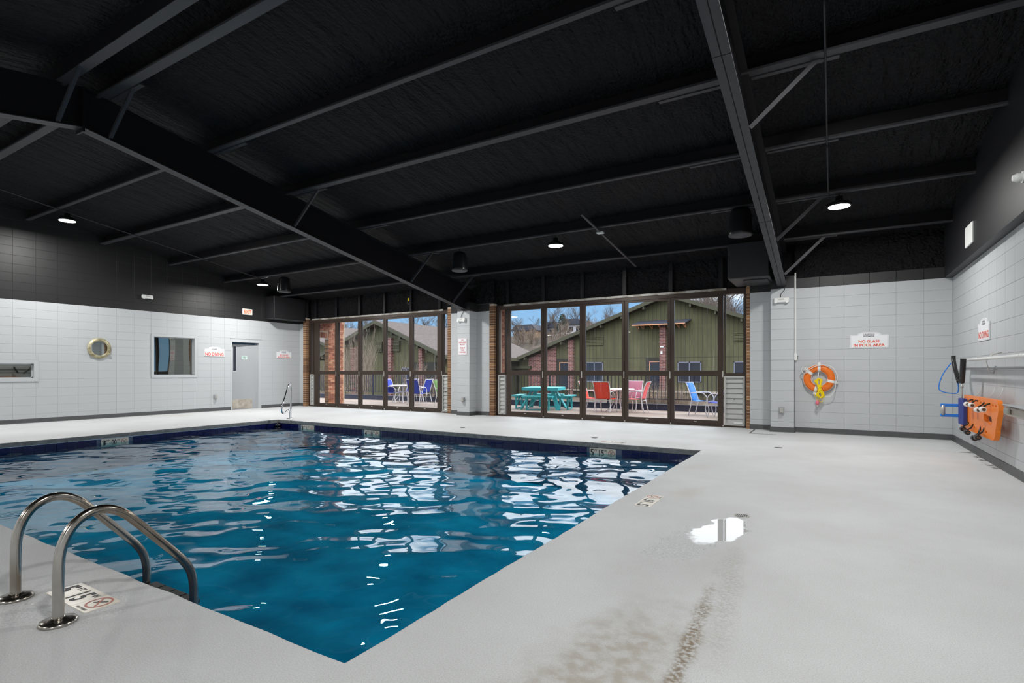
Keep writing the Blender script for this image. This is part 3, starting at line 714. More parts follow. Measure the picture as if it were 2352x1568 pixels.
# ------------------------------------------------------------------ glazed folding door fronts
def glazed_front(name, MUL, x0, x1):
    g = empty(name, ((x0 + x1) / 2, YG, 0), kind='structure')
    f = MB(); f.box(x0, x1, YG - .05, YG + .07, 2.93, 3.05); f.box(x0, x1, YG - .04, YG + .06, 0, .035)
    f.box(x0, x0 + .07, YG - .05, YG + .07, 0.035, 2.93); f.box(x1 - .04, x1, YG - .05, YG + .07, 0.035, 2.93)
    ob('outer_frame', f, 'bronze', g, bev=.004)
    f = MB(); f.box(MUL[0][0] - .05, MUL[-1][1] + .05, YG - .075, YG - .05, 3.015, 3.065)
    ob('track_strip', f, 'strip', g)
    # folding leaves
    for i in range(len(MUL) - 1):
        a_ = (MUL[i][0] + MUL[i][1]) / 2 if i else MUL[0][0] + .02; b_ = (MUL[i + 1][0] + MUL[i + 1][1]) / 2 if i < len(MUL) - 2 else MUL[-1][1] - .02
        gl0, gl1 = MUL[i][1], MUL[i + 1][0]
        f = MB()
        f.box(a_ + .003, gl0, YG - .035, YG + .035, .04, 2.93); f.box(gl1, b_ - .003, YG - .035, YG + .035, .04, 2.93)
        f.box(gl0, gl1, YG - .035, YG + .035, .04, .135); f.box(gl0, gl1, YG - .035, YG + .035, 1.125, 1.245); f.box(gl0, gl1, YG - .035, YG + .035, 2.885, 2.93)
        leaf = ob('door_leaf', f, 'bronze', g, bev=.003)
        for (z0, z1) in ((.135, 1.125), (1.245, 2.885)):
            f = MB(); f.box(gl0, gl1, YG - .004, YG + .004, z0, z1); ob('pane', f, 'glass', leaf)
        f = MB(); f.box(b_ - .018, b_ + .004, YG - .05, YG - .035, 1.10, 1.235) if i == len(MUL) - 2 else f.box(b_ - .028, b_ - .003, YG - .05, YG - .035, 1.06, 1.225)
        ob('latch', f, 'silver', leaf)
        mid = (gl0 + gl1) / 2; f = MB(); f.box(mid - .03, mid + .03, YG - .045, YG - .035, .085, .10); ob('floor_bolt', f, 'silver', leaf)
        f = MB(); f.lathe([(.016, 0), (.016, .03)], (b_, YG - .04, .01), 10); ob('pivot', f, 'silver', leaf)
    # sidelights with louvre boxes below
    for (s0, s1) in ((x0 + .07, MUL[0][0]), (MUL[-1][1], x1 - .04)):
        f = MB(); f.box(s0, s1, YG - .04, YG + .05, 1.125, 1.19); f.box(s0, s0 + .03, YG - .035, YG + .05, 1.19, 2.93); f.box(s1 - .03, s1, YG - .035, YG + .05, 1.19, 2.93)
        sd = ob('sidelight_frame', f, 'bronze', g)
        f = MB(); f.box(s0 + .03, s1 - .03, YG - .004, YG + .004, 1.19, 2.93); ob('pane', f, 'glass', sd)
        f = MB(); t = .03
        f.box(s0, s1, YG - .045, YG + .04, .04, .08); f.box(s0, s1, YG - .045, YG + .04, 1.09, 1.125); f.box(s0, s0 + t, YG - .045, YG + .04, .08, 1.09); f.box(s1 - t, s1, YG - .045, YG + .04, .08, 1.09)
        f.box(s0 + t, s1 - t, YG + .03, YG + .045, .08, 1.09)
        lv = ob('louvre_box', f, 'louver', g)
        ns = 9; hh = (1.09 - .08) / ns
        for k in range(ns):
            z0 = .08 + k * hh; f = MB(); f.add([(s0 + t, YG - .02, z0), (s1 - t, YG - .02, z0), (s1 - t, YG + .01, z0 + hh), (s0 + t, YG + .01, z0 + hh), (s0 + t, YG - .012, z0), (s1 - t, YG - .012, z0), (s1 - t, YG + .018, z0 + hh), (s0 + t, YG + .018, z0 + hh)],
                [(0, 1, 2, 3), (7, 6, 5, 4), (0, 4, 5, 1), (1, 5, 6, 2), (2, 6, 7, 3), (3, 7, 4, 0)]); ob('slat', f, 'louver', lv)
        f = MB(); f.lathe([(.014, -.05), (.014, -.03)], ((s0 + s1) / 2, YG, .62), 10, 'y'); ob('knob', f, 'base', lv)
        f = MB(); f.box((s0 + s1) / 2 - .01, s1 - t - .02, YG - .06, YG - .045, .09, .12); ob('crank', f, 'white', lv)
    return g
glazed_front('door_1', MUL_L, JL[1] + .01, JA[0] - .0)
glazed_front('door_2', MUL_R, JB[1] + .0, JR[0] - .0)

# ------------------------------------------------------------------ grey door in the left wall
dr = empty('door_3', (XL, 10.5, 0), kind='structure')
f = MB()
y0, y1 = DOOR[0], DOOR[1]; t = .045
f.box(XL - .22, XL + .012, y0, y0 + t, 0, 2.17); f.box(XL - .22, XL + .012, y1 - t - .05, y1, 0, 2.17); f.box(XL - .22, XL + .012, y0, y1, 2.165, 2.27)
ob('door_frame', f, 'wall', dr, bev=.004)
f = MB(); f.box(XL - .01, XL + .02, y0 - .03, y1 + .03, 2.27, 2.285); ob('head_drip', f, 'mortar', dr)
hy = 10.94; ang = R(7)                               # leaf hinged on the right, ajar away from the room
def leafp(u, z, d=0): # u distance from hinge
    return (XL - .07 - u * sin(ang) + d * cos(ang), hy - u * cos(ang) - d * sin(ang), z)
def leafbox(u0, u1, z0, z1, d0, d1):
    V0 = [leafp(u, z, d_) for d_ in (d0, d1) for (u, z) in ((u0, z0), (u1, z0), (u1, z1), (u0, z1))]
    return MB().add(V0, [(0, 1, 2, 3), (7, 6, 5, 4), (0, 4, 5, 1), (1, 5, 6, 2), (2, 6, 7, 3), (3, 7, 4, 0)])
lf = ob('door_leaf', leafbox(0, .90, .01, 2.10, -.045, 0), 'door', dr)
ob('vision_pane', leafbox(.70, .79, 1.24, 2.03, 0, .006), 'glassdark', lf)
fm_ = MB()
for q in ((.68, .70, 1.20, 2.07), (.79, .81, 1.20, 2.07), (.70, .79, 1.20, 1.24), (.70, .79, 2.03, 2.07)):
    b2 = leafbox(*q, 0, .012); fm_.add(b2.v, b2.f)
ob('vision_frame', fm_, 'wall', lf)
ob('kick_plate', leafbox(.18, .86, .03, .32, 0, .004), 'kick', lf)
pq = ob('door_plaque', leafbox(.34, .52, 1.62, 1.74, 0, .006), mat('pale_plaque', (.62, .78, .72), .4), lf)
# lettering on plaque
xd = Vector((sin(ang), cos(ang), 0)); c0 = Vector(leafp(.43, 1.70, .007))
lettering('CHEMICAL', c0, xd, (0, 0, 1), .022, 'ink', lf, w=.13); c0 = Vector(leafp(.43, 1.66, .007)); lettering('ROOM', c0, xd, (0, 0, 1), .025, 'ink', lf, w=.07)

# ------------------------------------------------------------------ interior windows in the left wall
def frame_window(name, h, fw, glassm, mull=None):
    a0, a1, z0, z1 = h
    g = empty(name, (XL, (a0 + a1) / 2, z0), kind='structure')
    f = MB()
    for (p0, p1, q0, q1) in ((a0, a1, z0, z0 + fw), (a0, a1, z1 - fw, z1), (a0, a0 + fw, z0 + fw, z1 - fw), (a1 - fw, a1, z0 + fw, z1 - fw)):
        f.box(XL - .16, XL + .018, p0, p1, q0, q1)
    ob('window_frame', f, 'wall', g, bev=.004)
    f = MB(); f.box(XL - .11, XL - .10, a0 + fw, a1 - fw, z0 + fw, z1 - fw); ob('pane', f, glassm, g)
    f = MB()
    for (p0, p1, q0, q1) in ((a0 + fw, a1 - fw, z0 + fw, z0 + fw + .02), (a0 + fw, a1 - fw, z1 - fw - .02, z1 - fw), (a1 - fw - .02, a1 - fw, z0 + fw, z1 - fw), (a0 + fw, a0 + fw + .02, z0 + fw, z1 - fw)):
        f.box(XL - .10, XL - .07, p0, p1, q0, q1)
    ob('glazing_bead', f, 'wall', g)
    return g
frame_window('window_1', WIN2, .07, 'dmirror')
frame_window('window_2', WIN1, .085, 'dmirror')

# ------------------------------------------------------------------ roof
ce = empty('ceiling', (0, 0, 0), kind='structure')
def roof_side(ya, yb, nm):
    nxx, nyy = 230, 120
    gx = np.linspace(XL - .2, XR + .2, nxx); gy = np.linspace(ya, yb, nyy); X2, Y2 = np.meshgrid(gx, gy, indexing='ij')
    r2 = np.random.RandomState(5); Z2 = 5.31 - SL * np.abs(Y2 - RIDGE)
    for i in range(46):
        kx = r2.uniform(2, 16); ky = r2.uniform(.4, 5); Z2 += .0014 * np.sin(kx * X2 + ky * Y2 + r2.rand() * 6.28 + .8 * np.sin(Y2 * 1.7 + i))
    co = np.stack([X2, Y2, Z2], -1).reshape(-1, 3); I = np.arange(nxx * nyy).reshape(nxx, nyy)
    fc = np.stack([I[:-1, :-1], I[1:, :-1], I[1:, 1:], I[:-1, 1:]], -1).reshape(-1, 4)
    mb = MB(); mb.v = [tuple(p) for p in co]; mb.f = [tuple(int(q) for q in r_) for r_ in fc]; mb.sm = [True] * len(mb.f)
    ob(nm, mb, 'foam', ce)
roof_side(RIDGE, YG + .25, 'foam_deck'); roof_side(YF - .2, RIDGE, 'foam_deck')
f = MB()
f.prism([(YF - .9, 3.95), (RIDGE, 5.42), (YG + 1.2, 3.82), (YG + 1.2, 4.0), (RIDGE, 5.6), (YF - .9, 4.13)], XL - .5, XR + .5, 'x')
ob('roof_panel', f, 'steel', ce)
PB = lambda y: 5.65 - 0.5417 + 0 - SL * abs(y - RIDGE) - 0.0   # purlin bottom: 5.108 at the ridge
def purlin(y, x0, x1):
    zb = PB(y); f = MB(); up = .215
    s_ = 1 if y > RIDGE else -1; fw = .125 if y in (2.95, 3.55, 6.57) else .075
    f.box(x0, x1, y - .004, y + .004, zb, zb + up)                     # web
    f.box(x0, x1, y, y + s_ * .06, zb + up - .006, zb + up)
    p = ob('purlin', f, 'steel', ce); ORG[p.name] = ORG[ce.name]
    f = MB(); f.box(x0, x1, y - s_ * fw, y, zb - .004, zb + .004); f.box(x0, x1, y - s_ * (fw + .004), y - s_ * (fw - .002), zb, zb + .022)
    ob('flange', f, 'steel_edge', p)
    return p
PY = [2.95, 3.55, 5.02, 6.57, 8.20, 9.82, 11.50, 1.48, -.07, -1.7, -3.3, -4.9]
for y in PY:
    purlin(y, XL, XR)
for xf in (-8.85, -0.90):
    for y in PY[1:7]:
        for (xa, xb) in ((xf - .95, xf - .1), (xf + .1, xf + .95)):
            f = MB(); f.box(xa, xb, y + .006, y + .011, PB(y) - .012, PB(y) + .17); f.box(xa, xb, y + .006, y + .07, PB(y) - .016, PB(y) - .010)
            ob('purlin_lap', f, 'steel_edge', ce)

FB = lambda y: 4.549 - .181 * abs(y - RIDGE)           # rafter underside
for (xf, lab) in ((-8.85, 'black steel roof rafter crossing above the middle of the pool'), (-0.90, 'black steel roof rafter ending at the wide grey pillar near the life ring')):
    rf = empty('roof_rafter', (xf, 12.0, 2.98), lab, 'beam')
    web = MB(); w = .006
    top = lambda y: PB(y) - .005
    web.prism([(YF, FB(YF)), (RIDGE, FB(RIDGE)), (12.1, FB(12.1)), (12.45, FB(12.1) - .06), (12.45, top(12.45)), (RIDGE, top(RIDGE)), (YF, top(YF))], xf - w, xf + w, 'x')
    ob('web', web, 'steel', rf)
    for nm, fn, th in (('bottom_flange', FB, .012), ('top_flange', lambda y: top(y) - .012, .012)):
        fl_ = MB()
        fl_.prism([(YF, fn(YF) - 0), (RIDGE, fn(RIDGE)), (12.1, fn(12.1)), (12.1, fn(12.1) + th), (RIDGE, fn(RIDGE) + th), (YF, fn(YF) + th)], xf - .085, xf + .085, 'x')
        ob(nm, fl_, 'steel_edge' if nm[0] == 'b' else 'steel', rf)
    for y in (2.95, 3.55, 6.57, 9.82, 11.50):
        f = MB(); f.bar((xf + .09, y, FB(y) + .03), (xf + .78, y, PB(y) + .02), .05, .006, (0, 1, 0)); f.bar((xf + .09, y + .022, FB(y) + .03), (xf + .78, y + .022, PB(y) + .02), .006, .05, (0, 1, 0))
        ob('flange_brace', f, 'steel_edge', rf)
    for y in (5.3, 9.0):
        f = MB(); f.box(xf - .087, xf + .087, y - .003, y + .003, FB(y) - .003, FB(y) + .01); ob('splice_weld', f, 'steel', rf)
    f = MB(); f.box(xf - .11, xf + .11, RIDGE - .012, RIDGE + .012, FB(RIDGE) - .06, FB(RIDGE) + .55); ob('ridge_plate', f, 'steel', rf)

# air ducts hanging in the two corners
dk = empty('air_duct', (-1.43, 11.9, 3.05), 'large black box duct above the right glass wall beside the rafter', 'duct')
f = MB(); f.cbox(-1.81, -1.06, 11.3, 12.44, 3.05, 3.75, .012); ob('duct_body', f, 'black_smooth', dk, bev=.01)
f = MB(); f.box(-1.55, -1.11, 11.55, 12.35, 3.03, 3.05); ob('access_panel', f, 'black_smooth', dk, bev=.006)
dk = empty('air_duct', (-16.15, 11.9, 3.0), 'black box duct in the far left corner above the doorway', 'duct')
f = MB(); f.cbox(XL + .004, -15.95, 11.2, 12.43, 3.0, 3.75, .012); ob('duct_body', f, 'black_smooth', dk, bev=.01)
f = MB(); f.box(XL + .004, -15.92, 11.17, 12.43, 2.985, 3.0); ob('bottom_flange', f, 'steel_edge', dk)

# ------------------------------------------------------------------ lamps, conduits, speakers
def high_bay(x, y, z, label):
    g = empty('ceiling_lamp', (x, y, z), label, 'lamp', 'round high bay lamps under the black roof')
    f = MB(); f.lathe([(.165, 0.0), (.17, .012), (.165, .05), (.10, .075), (.055, .09), (.05, .16), (.02, .17)], (x, y, z), 28); ob('housing', f, 'steel', g)
    f = MB(); f.lathe([(.150, -.004), (.150, .002)], (x, y, z), 28); ob('lens', f, 'lens', g)
    zt = PB(y) - .01; f = MB(); f.tube([(x, y, z + .16), (x + .01, y, (z + zt) / 2 + .08), (x, y, max(zt, z + .2))], .006, 6); ob('hanger', f, 'steel', g)
    L = bpy.data.lights.new('lamp_light', 'AREA'); L.shape = 'DISK'; L.size = .29; L.energy = LAMP_W * (1.26 if x < -9 else 0.86); L.color = (1, .99, .97)
    lo = bpy.data.objects.new('lamp_light', L); COL.objects.link(lo); lo.parent = g; lo.location = (0, 0, -.012)
    return g
high_bay(-14.69, 5.15, 4.59, 'bright round lamp at far left above the left wall')
high_bay(-14.69, 9.93, 3.82, 'round lamp beside the small speaker in the left back corner')
high_bay(-9.82, 9.87, 3.83, 'round lamp just below the middle rafter')
high_bay(-4.93, 9.96, 3.82, 'round lamp centred above the right glass wall')
high_bay(0.07, 9.88, 3.82, 'large bright round lamp at the right end of the ceiling')
LU = 'round lamp under the roof nearer the camera'
for (x, y) in ((0.05, 5.35), (0.05, .8), (-14.69, .5), (-14.69, -3.6), (-9.8, -3.6), (-4.9, -3.6), (.05, -3.6)):
    high_bay(x, y, FB(y) + .1 if y != 5.35 else 4.60, LU if y != 5.35 else 'round lamp at the top picture edge where the right conduit passes')

cz = lambda y: PB(y) - .03
for (x, lab) in ((-14.62, 'thin conduit run under the purlins above the left wall'), (-.077, 'thin conduit run under the purlins of the right bay')):
    pts = [(x, YF + .5, cz(YF + .5)), (x, RIDGE, cz(RIDGE)), (x, 9.85, cz(9.85))]
    g = empty('conduit', (x, 3, 4.5), lab, 'pipe')
    f = MB(); f.tube(pts, .011, 8); ob('pipe', f, 'steel_edge', g)
    for y in (5.75, 8.3): f = MB(); f.tube([(x, y - .03, cz(y - .03)), (x, y + .03, cz(y + .03))], .017, 8); ob('coupling', f, 'steel', g)
f = MB(); f.tube([(-14.62, 9.85, cz(9.85)), (-14.75, 9.8, 4.05), (-14.72, 9.9, 4.0), (-14.5, 9.95, 4.03), (-14.42, 9.93, 4.05)], .008, 6)
ob('cable', f, 'rope', label='pale flexible cable looping above the left corner lamp', cat='cable')
def speaker(x, y, z, s, label):
    g = empty('pendant_speaker', (x, y, z), label, 'speaker', 'black pendant speakers')
    f = MB(); f.lathe([(.19 * s, 0), (.20 * s, .02), (.195 * s, .06), (.165 * s, .38 * s), (.15 * s, .43 * s), (.11 * s, .46 * s), (.02, .47 * s)], (x, y, z), 28); ob('shell', f, 'blackfoam', g)
    f = MB(); f.lathe([(.17 * s, -.005), (.185 * s, .0), (.185 * s, .01)], (x, y, z), 28); ob('grille', f, 'steel_edge', g)
    f = MB(); f.tube([(x, y, z + .46 * s), (x, y, PB(y))], .004, 6); ob('cable', f, 'steel', g)
speaker(-13.50, 9.80, 3.50, .92, 'black pendant speaker beside the left corner lamp')
speaker(-7.27, 9.80, 3.50, .92, 'black pendant speaker in the middle, right of the central rafter')
speaker(-1.36, 9.80, 3.53, 1.0, 'black pendant speaker above the big duct at right')

g = empty('slotted_strut', (-3.9, 9.9, 4.2), 'slotted metal strut slung between two roof purlins, with a small white tag', 'bracket')
f = MB(); f.bar((-3.955, 9.05, 4.10), (-3.86, 11.9, 3.62), .045, .03); ob('channel', f, 'steel_edge', g)
f = MB(); f.box(-3.99, -3.86, 9.85, 9.95, 3.93, 3.955); ob('white_tag', f, 'white', g)
g = empty('hanging_hook', (-11.05, 12.3, 3.30), 'small yellow and black hook hanging by the middle of the left glass wall', 'hook')
f = MB(); f.tube([(-11.05, 12.3, 3.45), (-11.05, 12.3, 3.36)], .025, 8); ob('body', f, 'yellow', g)
f = MB(); f.tube([(-11.05 + .05 * cos(t), 12.3, 3.31 + .05 * sin(t)) for t in np.linspace(2, 6.2, 8)], .012, 6); ob('hook', f, 'ink', g)

# ------------------------------------------------------------------ signs
def arch_sign(name, c, xd, nd, w, h, arch, lines, label, cat='sign', group=None):
    """c = centre of the rectangle part on the wall; xd along text, nd out of the wall."""
    g = empty(name, c, label, cat, group)
    xd = Vector(xd); nd = Vector(nd); c = Vector(c)
    poly = [(-w / 2, -h / 2), (w / 2, -h / 2), (w / 2, h / 2), (w * .33, h / 2), (w * .30, h / 2 + arch * .15)]
    for k in range(1, 10):
        t = k / 10; poly.append((w * .30 * cos(pi * t), h / 2 + arch * (.15 + .85 * sin(pi * t) ** .8)))
    poly += [(-w * .30, h / 2 + arch * .15), (-w * .33, h / 2), (-w / 2, h / 2)]
    def face(s_, d0, d1):
        V0 = [c + xd * (p * s_[0]) + Vector((0, 0, 1)) * (q * s_[1] + s_[2]) + nd * d for d in (d0, d1) for (p, q) in poly]
        n_ = len(poly); return MB().add(V0, [tuple(range(n_)), tuple(reversed(range(n_, 2 * n_)))] + [(i, (i + 1) % n_, (i + 1) % n_ + n_, i + n_) for i in range(n_)])
    ob('panel', face((1, 1, 0), .002, .012), 'sign', g)
    ob('border_line', face((.955, .93, .002), .011, .0125), 'inkgrey', g)
    ob('face', face((.945, .915, .002), .012, .0135), 'sign', g)
    for (txt, dz, hh, ww, mm) in lines:
        lettering(txt, tuple(c + nd * .014 + Vector((0, 0, dz))), tuple(xd), (0, 0, 1), hh, mm, g, w=ww, depth=.0006)
    return g
def no_glass(c, xd, nd, w, h, label):
    return arch_sign('wall_sign', c, xd, nd, w, h, .055, [('LANDING', h / 2 + .012, .028, w * .28, 'inkgrey'), ('FITNESS', h / 2 - .025, .028, w * .28, 'ink'), ('NO GLASS', -.0, .055, w * .54, 'red'), ('IN POOL AREA', -.072, .055, w * .80, 'red')], label)
def no_diving(c, xd, nd, w, h, label):
    return arch_sign('wall_sign', c, xd, nd, w, h, .065, [('LANDING', h / 2 + .018, .024, w * .26, 'inkgrey'), ('FITNESS', h / 2 - .018, .028, w * .28, 'ink'), ('NO DIVING', -.045, .10, w * .92, 'red')], label)
no_glass((.572, YR, 1.80), (1, 0, 0), (0, -1, 0), .615, .245, 'white arched sign reading NO GLASS IN POOL AREA above and right of the life ring')
no_diving((XL, 9.455, 1.805), (0, 1, 0), (1, 0, 0), .62, .235, 'white arched NO DIVING sign between the square window and the grey door')
no_glass((XL, 11.89, 1.79), (0, 1, 0), (1, 0, 0), .60, .22, 'white arched NO GLASS IN POOL AREA sign right of the grey door')
no_diving((XR, 9.90, 1.79), (0, -1, 0), (-1, 0, 0), .64, .25, 'white arched NO DIVING sign on the right wall above the poles')
g = empty('wall_sign', (-8.868, 12.1, 1.68), 'tall white sign about no lifeguard on duty, on the pillar between the glass walls', 'sign')
f = MB(); f.box(-9.025, -8.711, 12.088, 12.098, 1.681, 2.15); ob('panel', f, 'sign', g)
f = MB(); f.box(-9.012, -8.724, 12.0865, 12.088, 1.694, 2.137); ob('border_line', f, 'darkred', g); f = MB(); f.box(-9.007, -8.729, 12.085, 12.0865, 1.699, 2.132); ob('face', f, 'sign', g)
for (t_, w_, z_) in (('NO', .075, 2.095), ('LIFEGUARD', .245, 2.035), ('ON DUTY', .19, 1.975), ('SWIM AT', .19, 1.88), ('YOUR', .12, 1.82), ('OWN RISK', .22, 1.76)):
    lettering(t_, (-8.868, 12.0845, z_), (1, 0, 0), (0, 0, 1), .046, 'darkred', g, w=w_, depth=.0006)

# exit sign and emergency lights
g = empty('exit_sign', (XL, 10.51, 3.06), 'lit red EXIT sign on the black band above the grey door', 'sign')
f = MB(); f.cbox(XL, XL + .06, 10.345, 10.685, 3.065, 3.255, .01); ob('housing', f, 'white', g)
f = MB(); f.box(XL + .06, XL + .063, 10.36, 10.67, 3.08, 3.24); ob('face', f, 'exit', g)
lettering('EXIT', (XL + .064, 10.515, 3.16), (0, 1, 0), (0, 0, 1), .12, 'exitred', g, w=.25)
def emergency(c, axis, label, cable=False):
    g = empty('emergency_light', c, label, 'lamp', 'twin-head emergency lights')
    x, y, z = c; f = MB()
    if axis == 'y': f.cbox(x - .14, x + .14, y - .07, y, z - .05, z + .05, .015)
    else: f.cbox(x, x + .07, y - .14, y + .14, z - .05, z + .05, .015)
    ob('housing', f, 'white', g)
    for s_ in (-1, 1):
        f = MB(); cc = (x + s_ * .10, y - .07, z - .03) if axis == 'y' else (x + .07, y + s_ * .10, z - .03)
        prof = [(.03, -.02), (.036, 0), (.032, .012)]
        if axis == 'y': prof = [(r_, -h_) for r_, h_ in prof]
        f.lathe(prof, cc, 16, 'y' if axis == 'y' else 'x'); ob('lamp_head', f, 'white', g)
    f = MB()
    if axis == 'y': f.box(x - .05, x + .05, y - .073, y - .07, z + .0, z + .025)
    else: f.box(x + .07, x + .073, y - .05, y + .05, z + .0, z + .025)
    ob('label_plate', f, 'silver', g)
    if cable:
        f = MB(); f.tube([(x - .02, y - .03, z + .05), (x - .01, y - .02, z + .13), (x + .05, y - .02, z + .2), (x + .07, y - .02, z + .32), (x + .06, y - .01, z + .5)], .006, 6); ob('cable', f, 'blackfoam', g)
emergency((-.905, 12.10, 2.665), 'y', 'white twin-head emergency light on the wide pillar left of the life ring', True)
emergency((-8.89, 12.10, 2.665), 'y', 'white twin-head emergency light on the pillar between the glass walls', True)
emergency((XL, 7.555, 3.30), 'x', 'white emergency light on the black band above the left wall')
def outlet(c, axis, label):
    g = empty('outlet_cover', c, label, 'outlet', 'weatherproof outlet covers'); x, y, z = c; f = MB()
    if axis == 'y': f.cbox(x - .045, x + .045, y - .05, y, z - .07, z + .07, .008)
    else: f.cbox(x, x + .05, y - .045, y + .045, z - .07, z + .07, .008)
    ob('box', f, 'outlet', g); f = MB()
    if axis == 'y': f.cbox(x - .035, x + .035, y - .085, y - .05, z - .045, z + .05, .006)
    else: f.cbox(x + .05, x + .085, y - .035, y + .035, z - .045, z + .05, .006)
    ob('lid', f, 'silver', g)
outlet((-.905, 12.10, .44), 'y', 'grey outlet cover low on the wide pillar left of the life ring')
outlet((-8.84, 12.10, .44), 'y', 'grey outlet cover low on the pillar between the glass walls')
outlet((XL, 9.477, .44), 'x', 'grey outlet cover low on the left wall near the grey door')
g = empty('surface_conduit', (-.665, YR, 1.5), 'white conduit drop with switch box on the end wall beside the pillar', 'conduit')
f = MB(); f.box(-.682, -.655, YR - .025, YR, 1.58, 3.22); ob('raceway', f, 'white', g)
f = MB(); f.cbox(-.705, -.635, YR - .05, YR, 1.45, 1.59, .006); ob('switch_box', f, 'white', g)
f = MB(); f.lathe([(.008, -.0), (.008, .02)], (-.635, YR - .03, 1.53), 8, 'x'); f.lathe([(.008, -.0), (.008, .02)], (-.635, YR - .03, 1.50), 8, 'x'); ob('knob', f, 'base', g)
# white blank panel and dome light on the upper right
f = MB(); f.cbox(1.675, 1.70, 9.86, 10.34, 3.06, 3.36, .006)
ob('wall_panel', f, 'white', label='square white panel on the black upper right wall', cat='panel')
g = empty('wall_light', (1.70, 7.4, 3.25), 'small white lamp head at the right edge on the black wall', 'lamp')
f = MB(); f.lathe([(.045, 0), (.045, -.03), (.05, -.05), (.03, -.09)], (1.70, 7.55, 3.26), 16, 'x'); ob('lamp_head', f, 'white', g)
f = MB(); f.lathe([(.06, 0), (.06, -.015)], (1.70, 7.55, 3.26), 16, 'x'); ob('backplate', f, 'white', g)

# ------------------------------------------------------------------ porthole mirror
pc = (XL, 6.425, 1.828)
g = empty('porthole_mirror', pc, 'round brass porthole mirror on the left wall', 'mirror')
f = MB(); f.lathe([(.262, 0), (.268, .02), (.262, .034), (.235, .04), (.228, .050), (.200, .055), (.186, .045), (.182, .02)], pc, 48, 'x')
f.f = f.f[:-2]; f.sm = f.sm[:-2]; ob('brass_rim', f, 'brass', g)
f = MB(); f.lathe([(.184, .018), (.184, .024)], pc, 48, 'x'); ob('mirror_glass', f, 'mirror', g)
for an in (90, 215, 325):
    a = R(an); f = MB(); cy, cz_ = pc[1] + .235 * cos(a), pc[2] + .235 * sin(a); f.cbox(XL + .03, XL + .075, cy - .04, cy + .04, cz_ - .018, cz_ + .018, .006); ob('dog_clamp', f, 'brass', g)

# ------------------------------------------------------------------ life ring with throw rope
rc = Vector((-.250, YR - .055, 1.085))
g = empty('life_ring', tuple(rc), 'orange life ring with white straps hanging on the end wall', 'life ring')
f = MB(); n1, n2 = 64, 20; V0 = []; F0 = []
for i in range(n1):
    a = 2 * pi * i / n1
    for j in range(n2):
        b = 2 * pi * j / n2; rr_ = .208 + .066 * cos(b); V0.append((rc.x + rr_ * cos(a), rc.y + .045 * sin(b), rc.z + rr_ * sin(a)))
for i in range(n1):
    for j in range(n2): F0.append((i * n2 + j, ((i + 1) % n1) * n2 + j, ((i + 1) % n1) * n2 + (j + 1) % n2, i * n2 + (j + 1) % n2))
f.add(V0, F0, True); ob('ring', f, 'orange', g)
for an in (90, 143, -14, -105):
    a = R(an); f = MB(); dirn = Vector((cos(a), 0, sin(a))); tg = Vector((-sin(a), 0, cos(a)))
    loop = [(.208 + .070 * cos(b), .049 * sin(b)) for b in np.linspace(0, 2 * pi, 21)[:-1]]
    V0 = [rc + dirn * r_ + Vector((0, y_, 0)) + tg * s_ for s_ in (-.026, .026) for (r_, y_) in loop]
    f.add(V0, [(i, (i + 1) % 20, (i + 1) % 20 + 20, i + 20) for i in range(20)], True)
    ob('strap', f, 'white', g)
    f = MB(); p0 = rc + dirn * .275; p1 = rc + dirn * .325; f.bar(p0, p1, .03, .05, tg); ob('strap_tab', f, 'white', g)
for rr_ in (.276, .142):
    f = MB(); f.tube([(rc.x + rr_ * cos(t), rc.y - .0, rc.z + rr_ * sin(t)) for t in np.linspace(0, 2 * pi, 49)[:-1]], .006, 6, True); ob('edge_cord', f, 'rope', g)
def spline(P_, n=10, closed=False):
    P_ = [Vector(p) for p in P_]; out = []; m_ = len(P_)
    for i in range(m_ if closed else m_ - 1):
        p0 = P_[i - 1] if (i or closed) else P_[0]; p1 = P_[i]; p2 = P_[(i + 1) % m_]; p3 = P_[(i + 2) % m_] if (closed or i + 2 < m_) else P_[-1]
        for k in range(n):
            t = k / n; out.append(.5 * ((2 * p1) + (p2 - p0) * t + (2 * p0 - 5 * p1 + 4 * p2 - p3) * t * t + (3 * p1 - p0 - 3 * p2 + p3) * t ** 3))
    if not closed: out.append(P_[-1])
    return out
S_ = .0081
def rp(px, py, dy=-.06):                              # offsets from the ring centre in picture-like units
    return (rc.x + (px - 50.5) * S_, rc.y + dy, rc.z - (py - 49.5) * S_)
f = MB()
f.tube(spline([rp(37, 22), rp(50, 17), rp(66, 16.5), rp(79, 23), rp(88, 40), rp(88, 52), rp(85, 57)], 8), .007, 6); ob('grab_rope', f, 'rope', g)
f = MB(); f.tube(spline([rp(84, 61), rp(84, 72), rp(80, 84), rp(72, 92), rp(60, 92.5)], 8), .007, 6); ob('grab_rope', f, 'rope', g)
f = MB(); f.tube(spline([rp(20 + 7 * cos(t), 29 + 7.5 * sin(t)) for t in np.linspace(0, 2 * pi, 9)[:-1]], 6, True), .007, 6, True); f.tube(spline([rp(22, 36), rp(30, 28), rp(38, 22)], 6), .006, 6); ob('grab_rope', f, 'rope', g)
f = MB(); f.tube([rp(49.5, 34), rp(49.5, 50)], .006, 6); ob('hanging_cord', f, 'rope', g)
g = empty('throw_rope', rp(52, 100), 'coiled yellow throw rope with pink float, hanging on the life ring', 'rope')
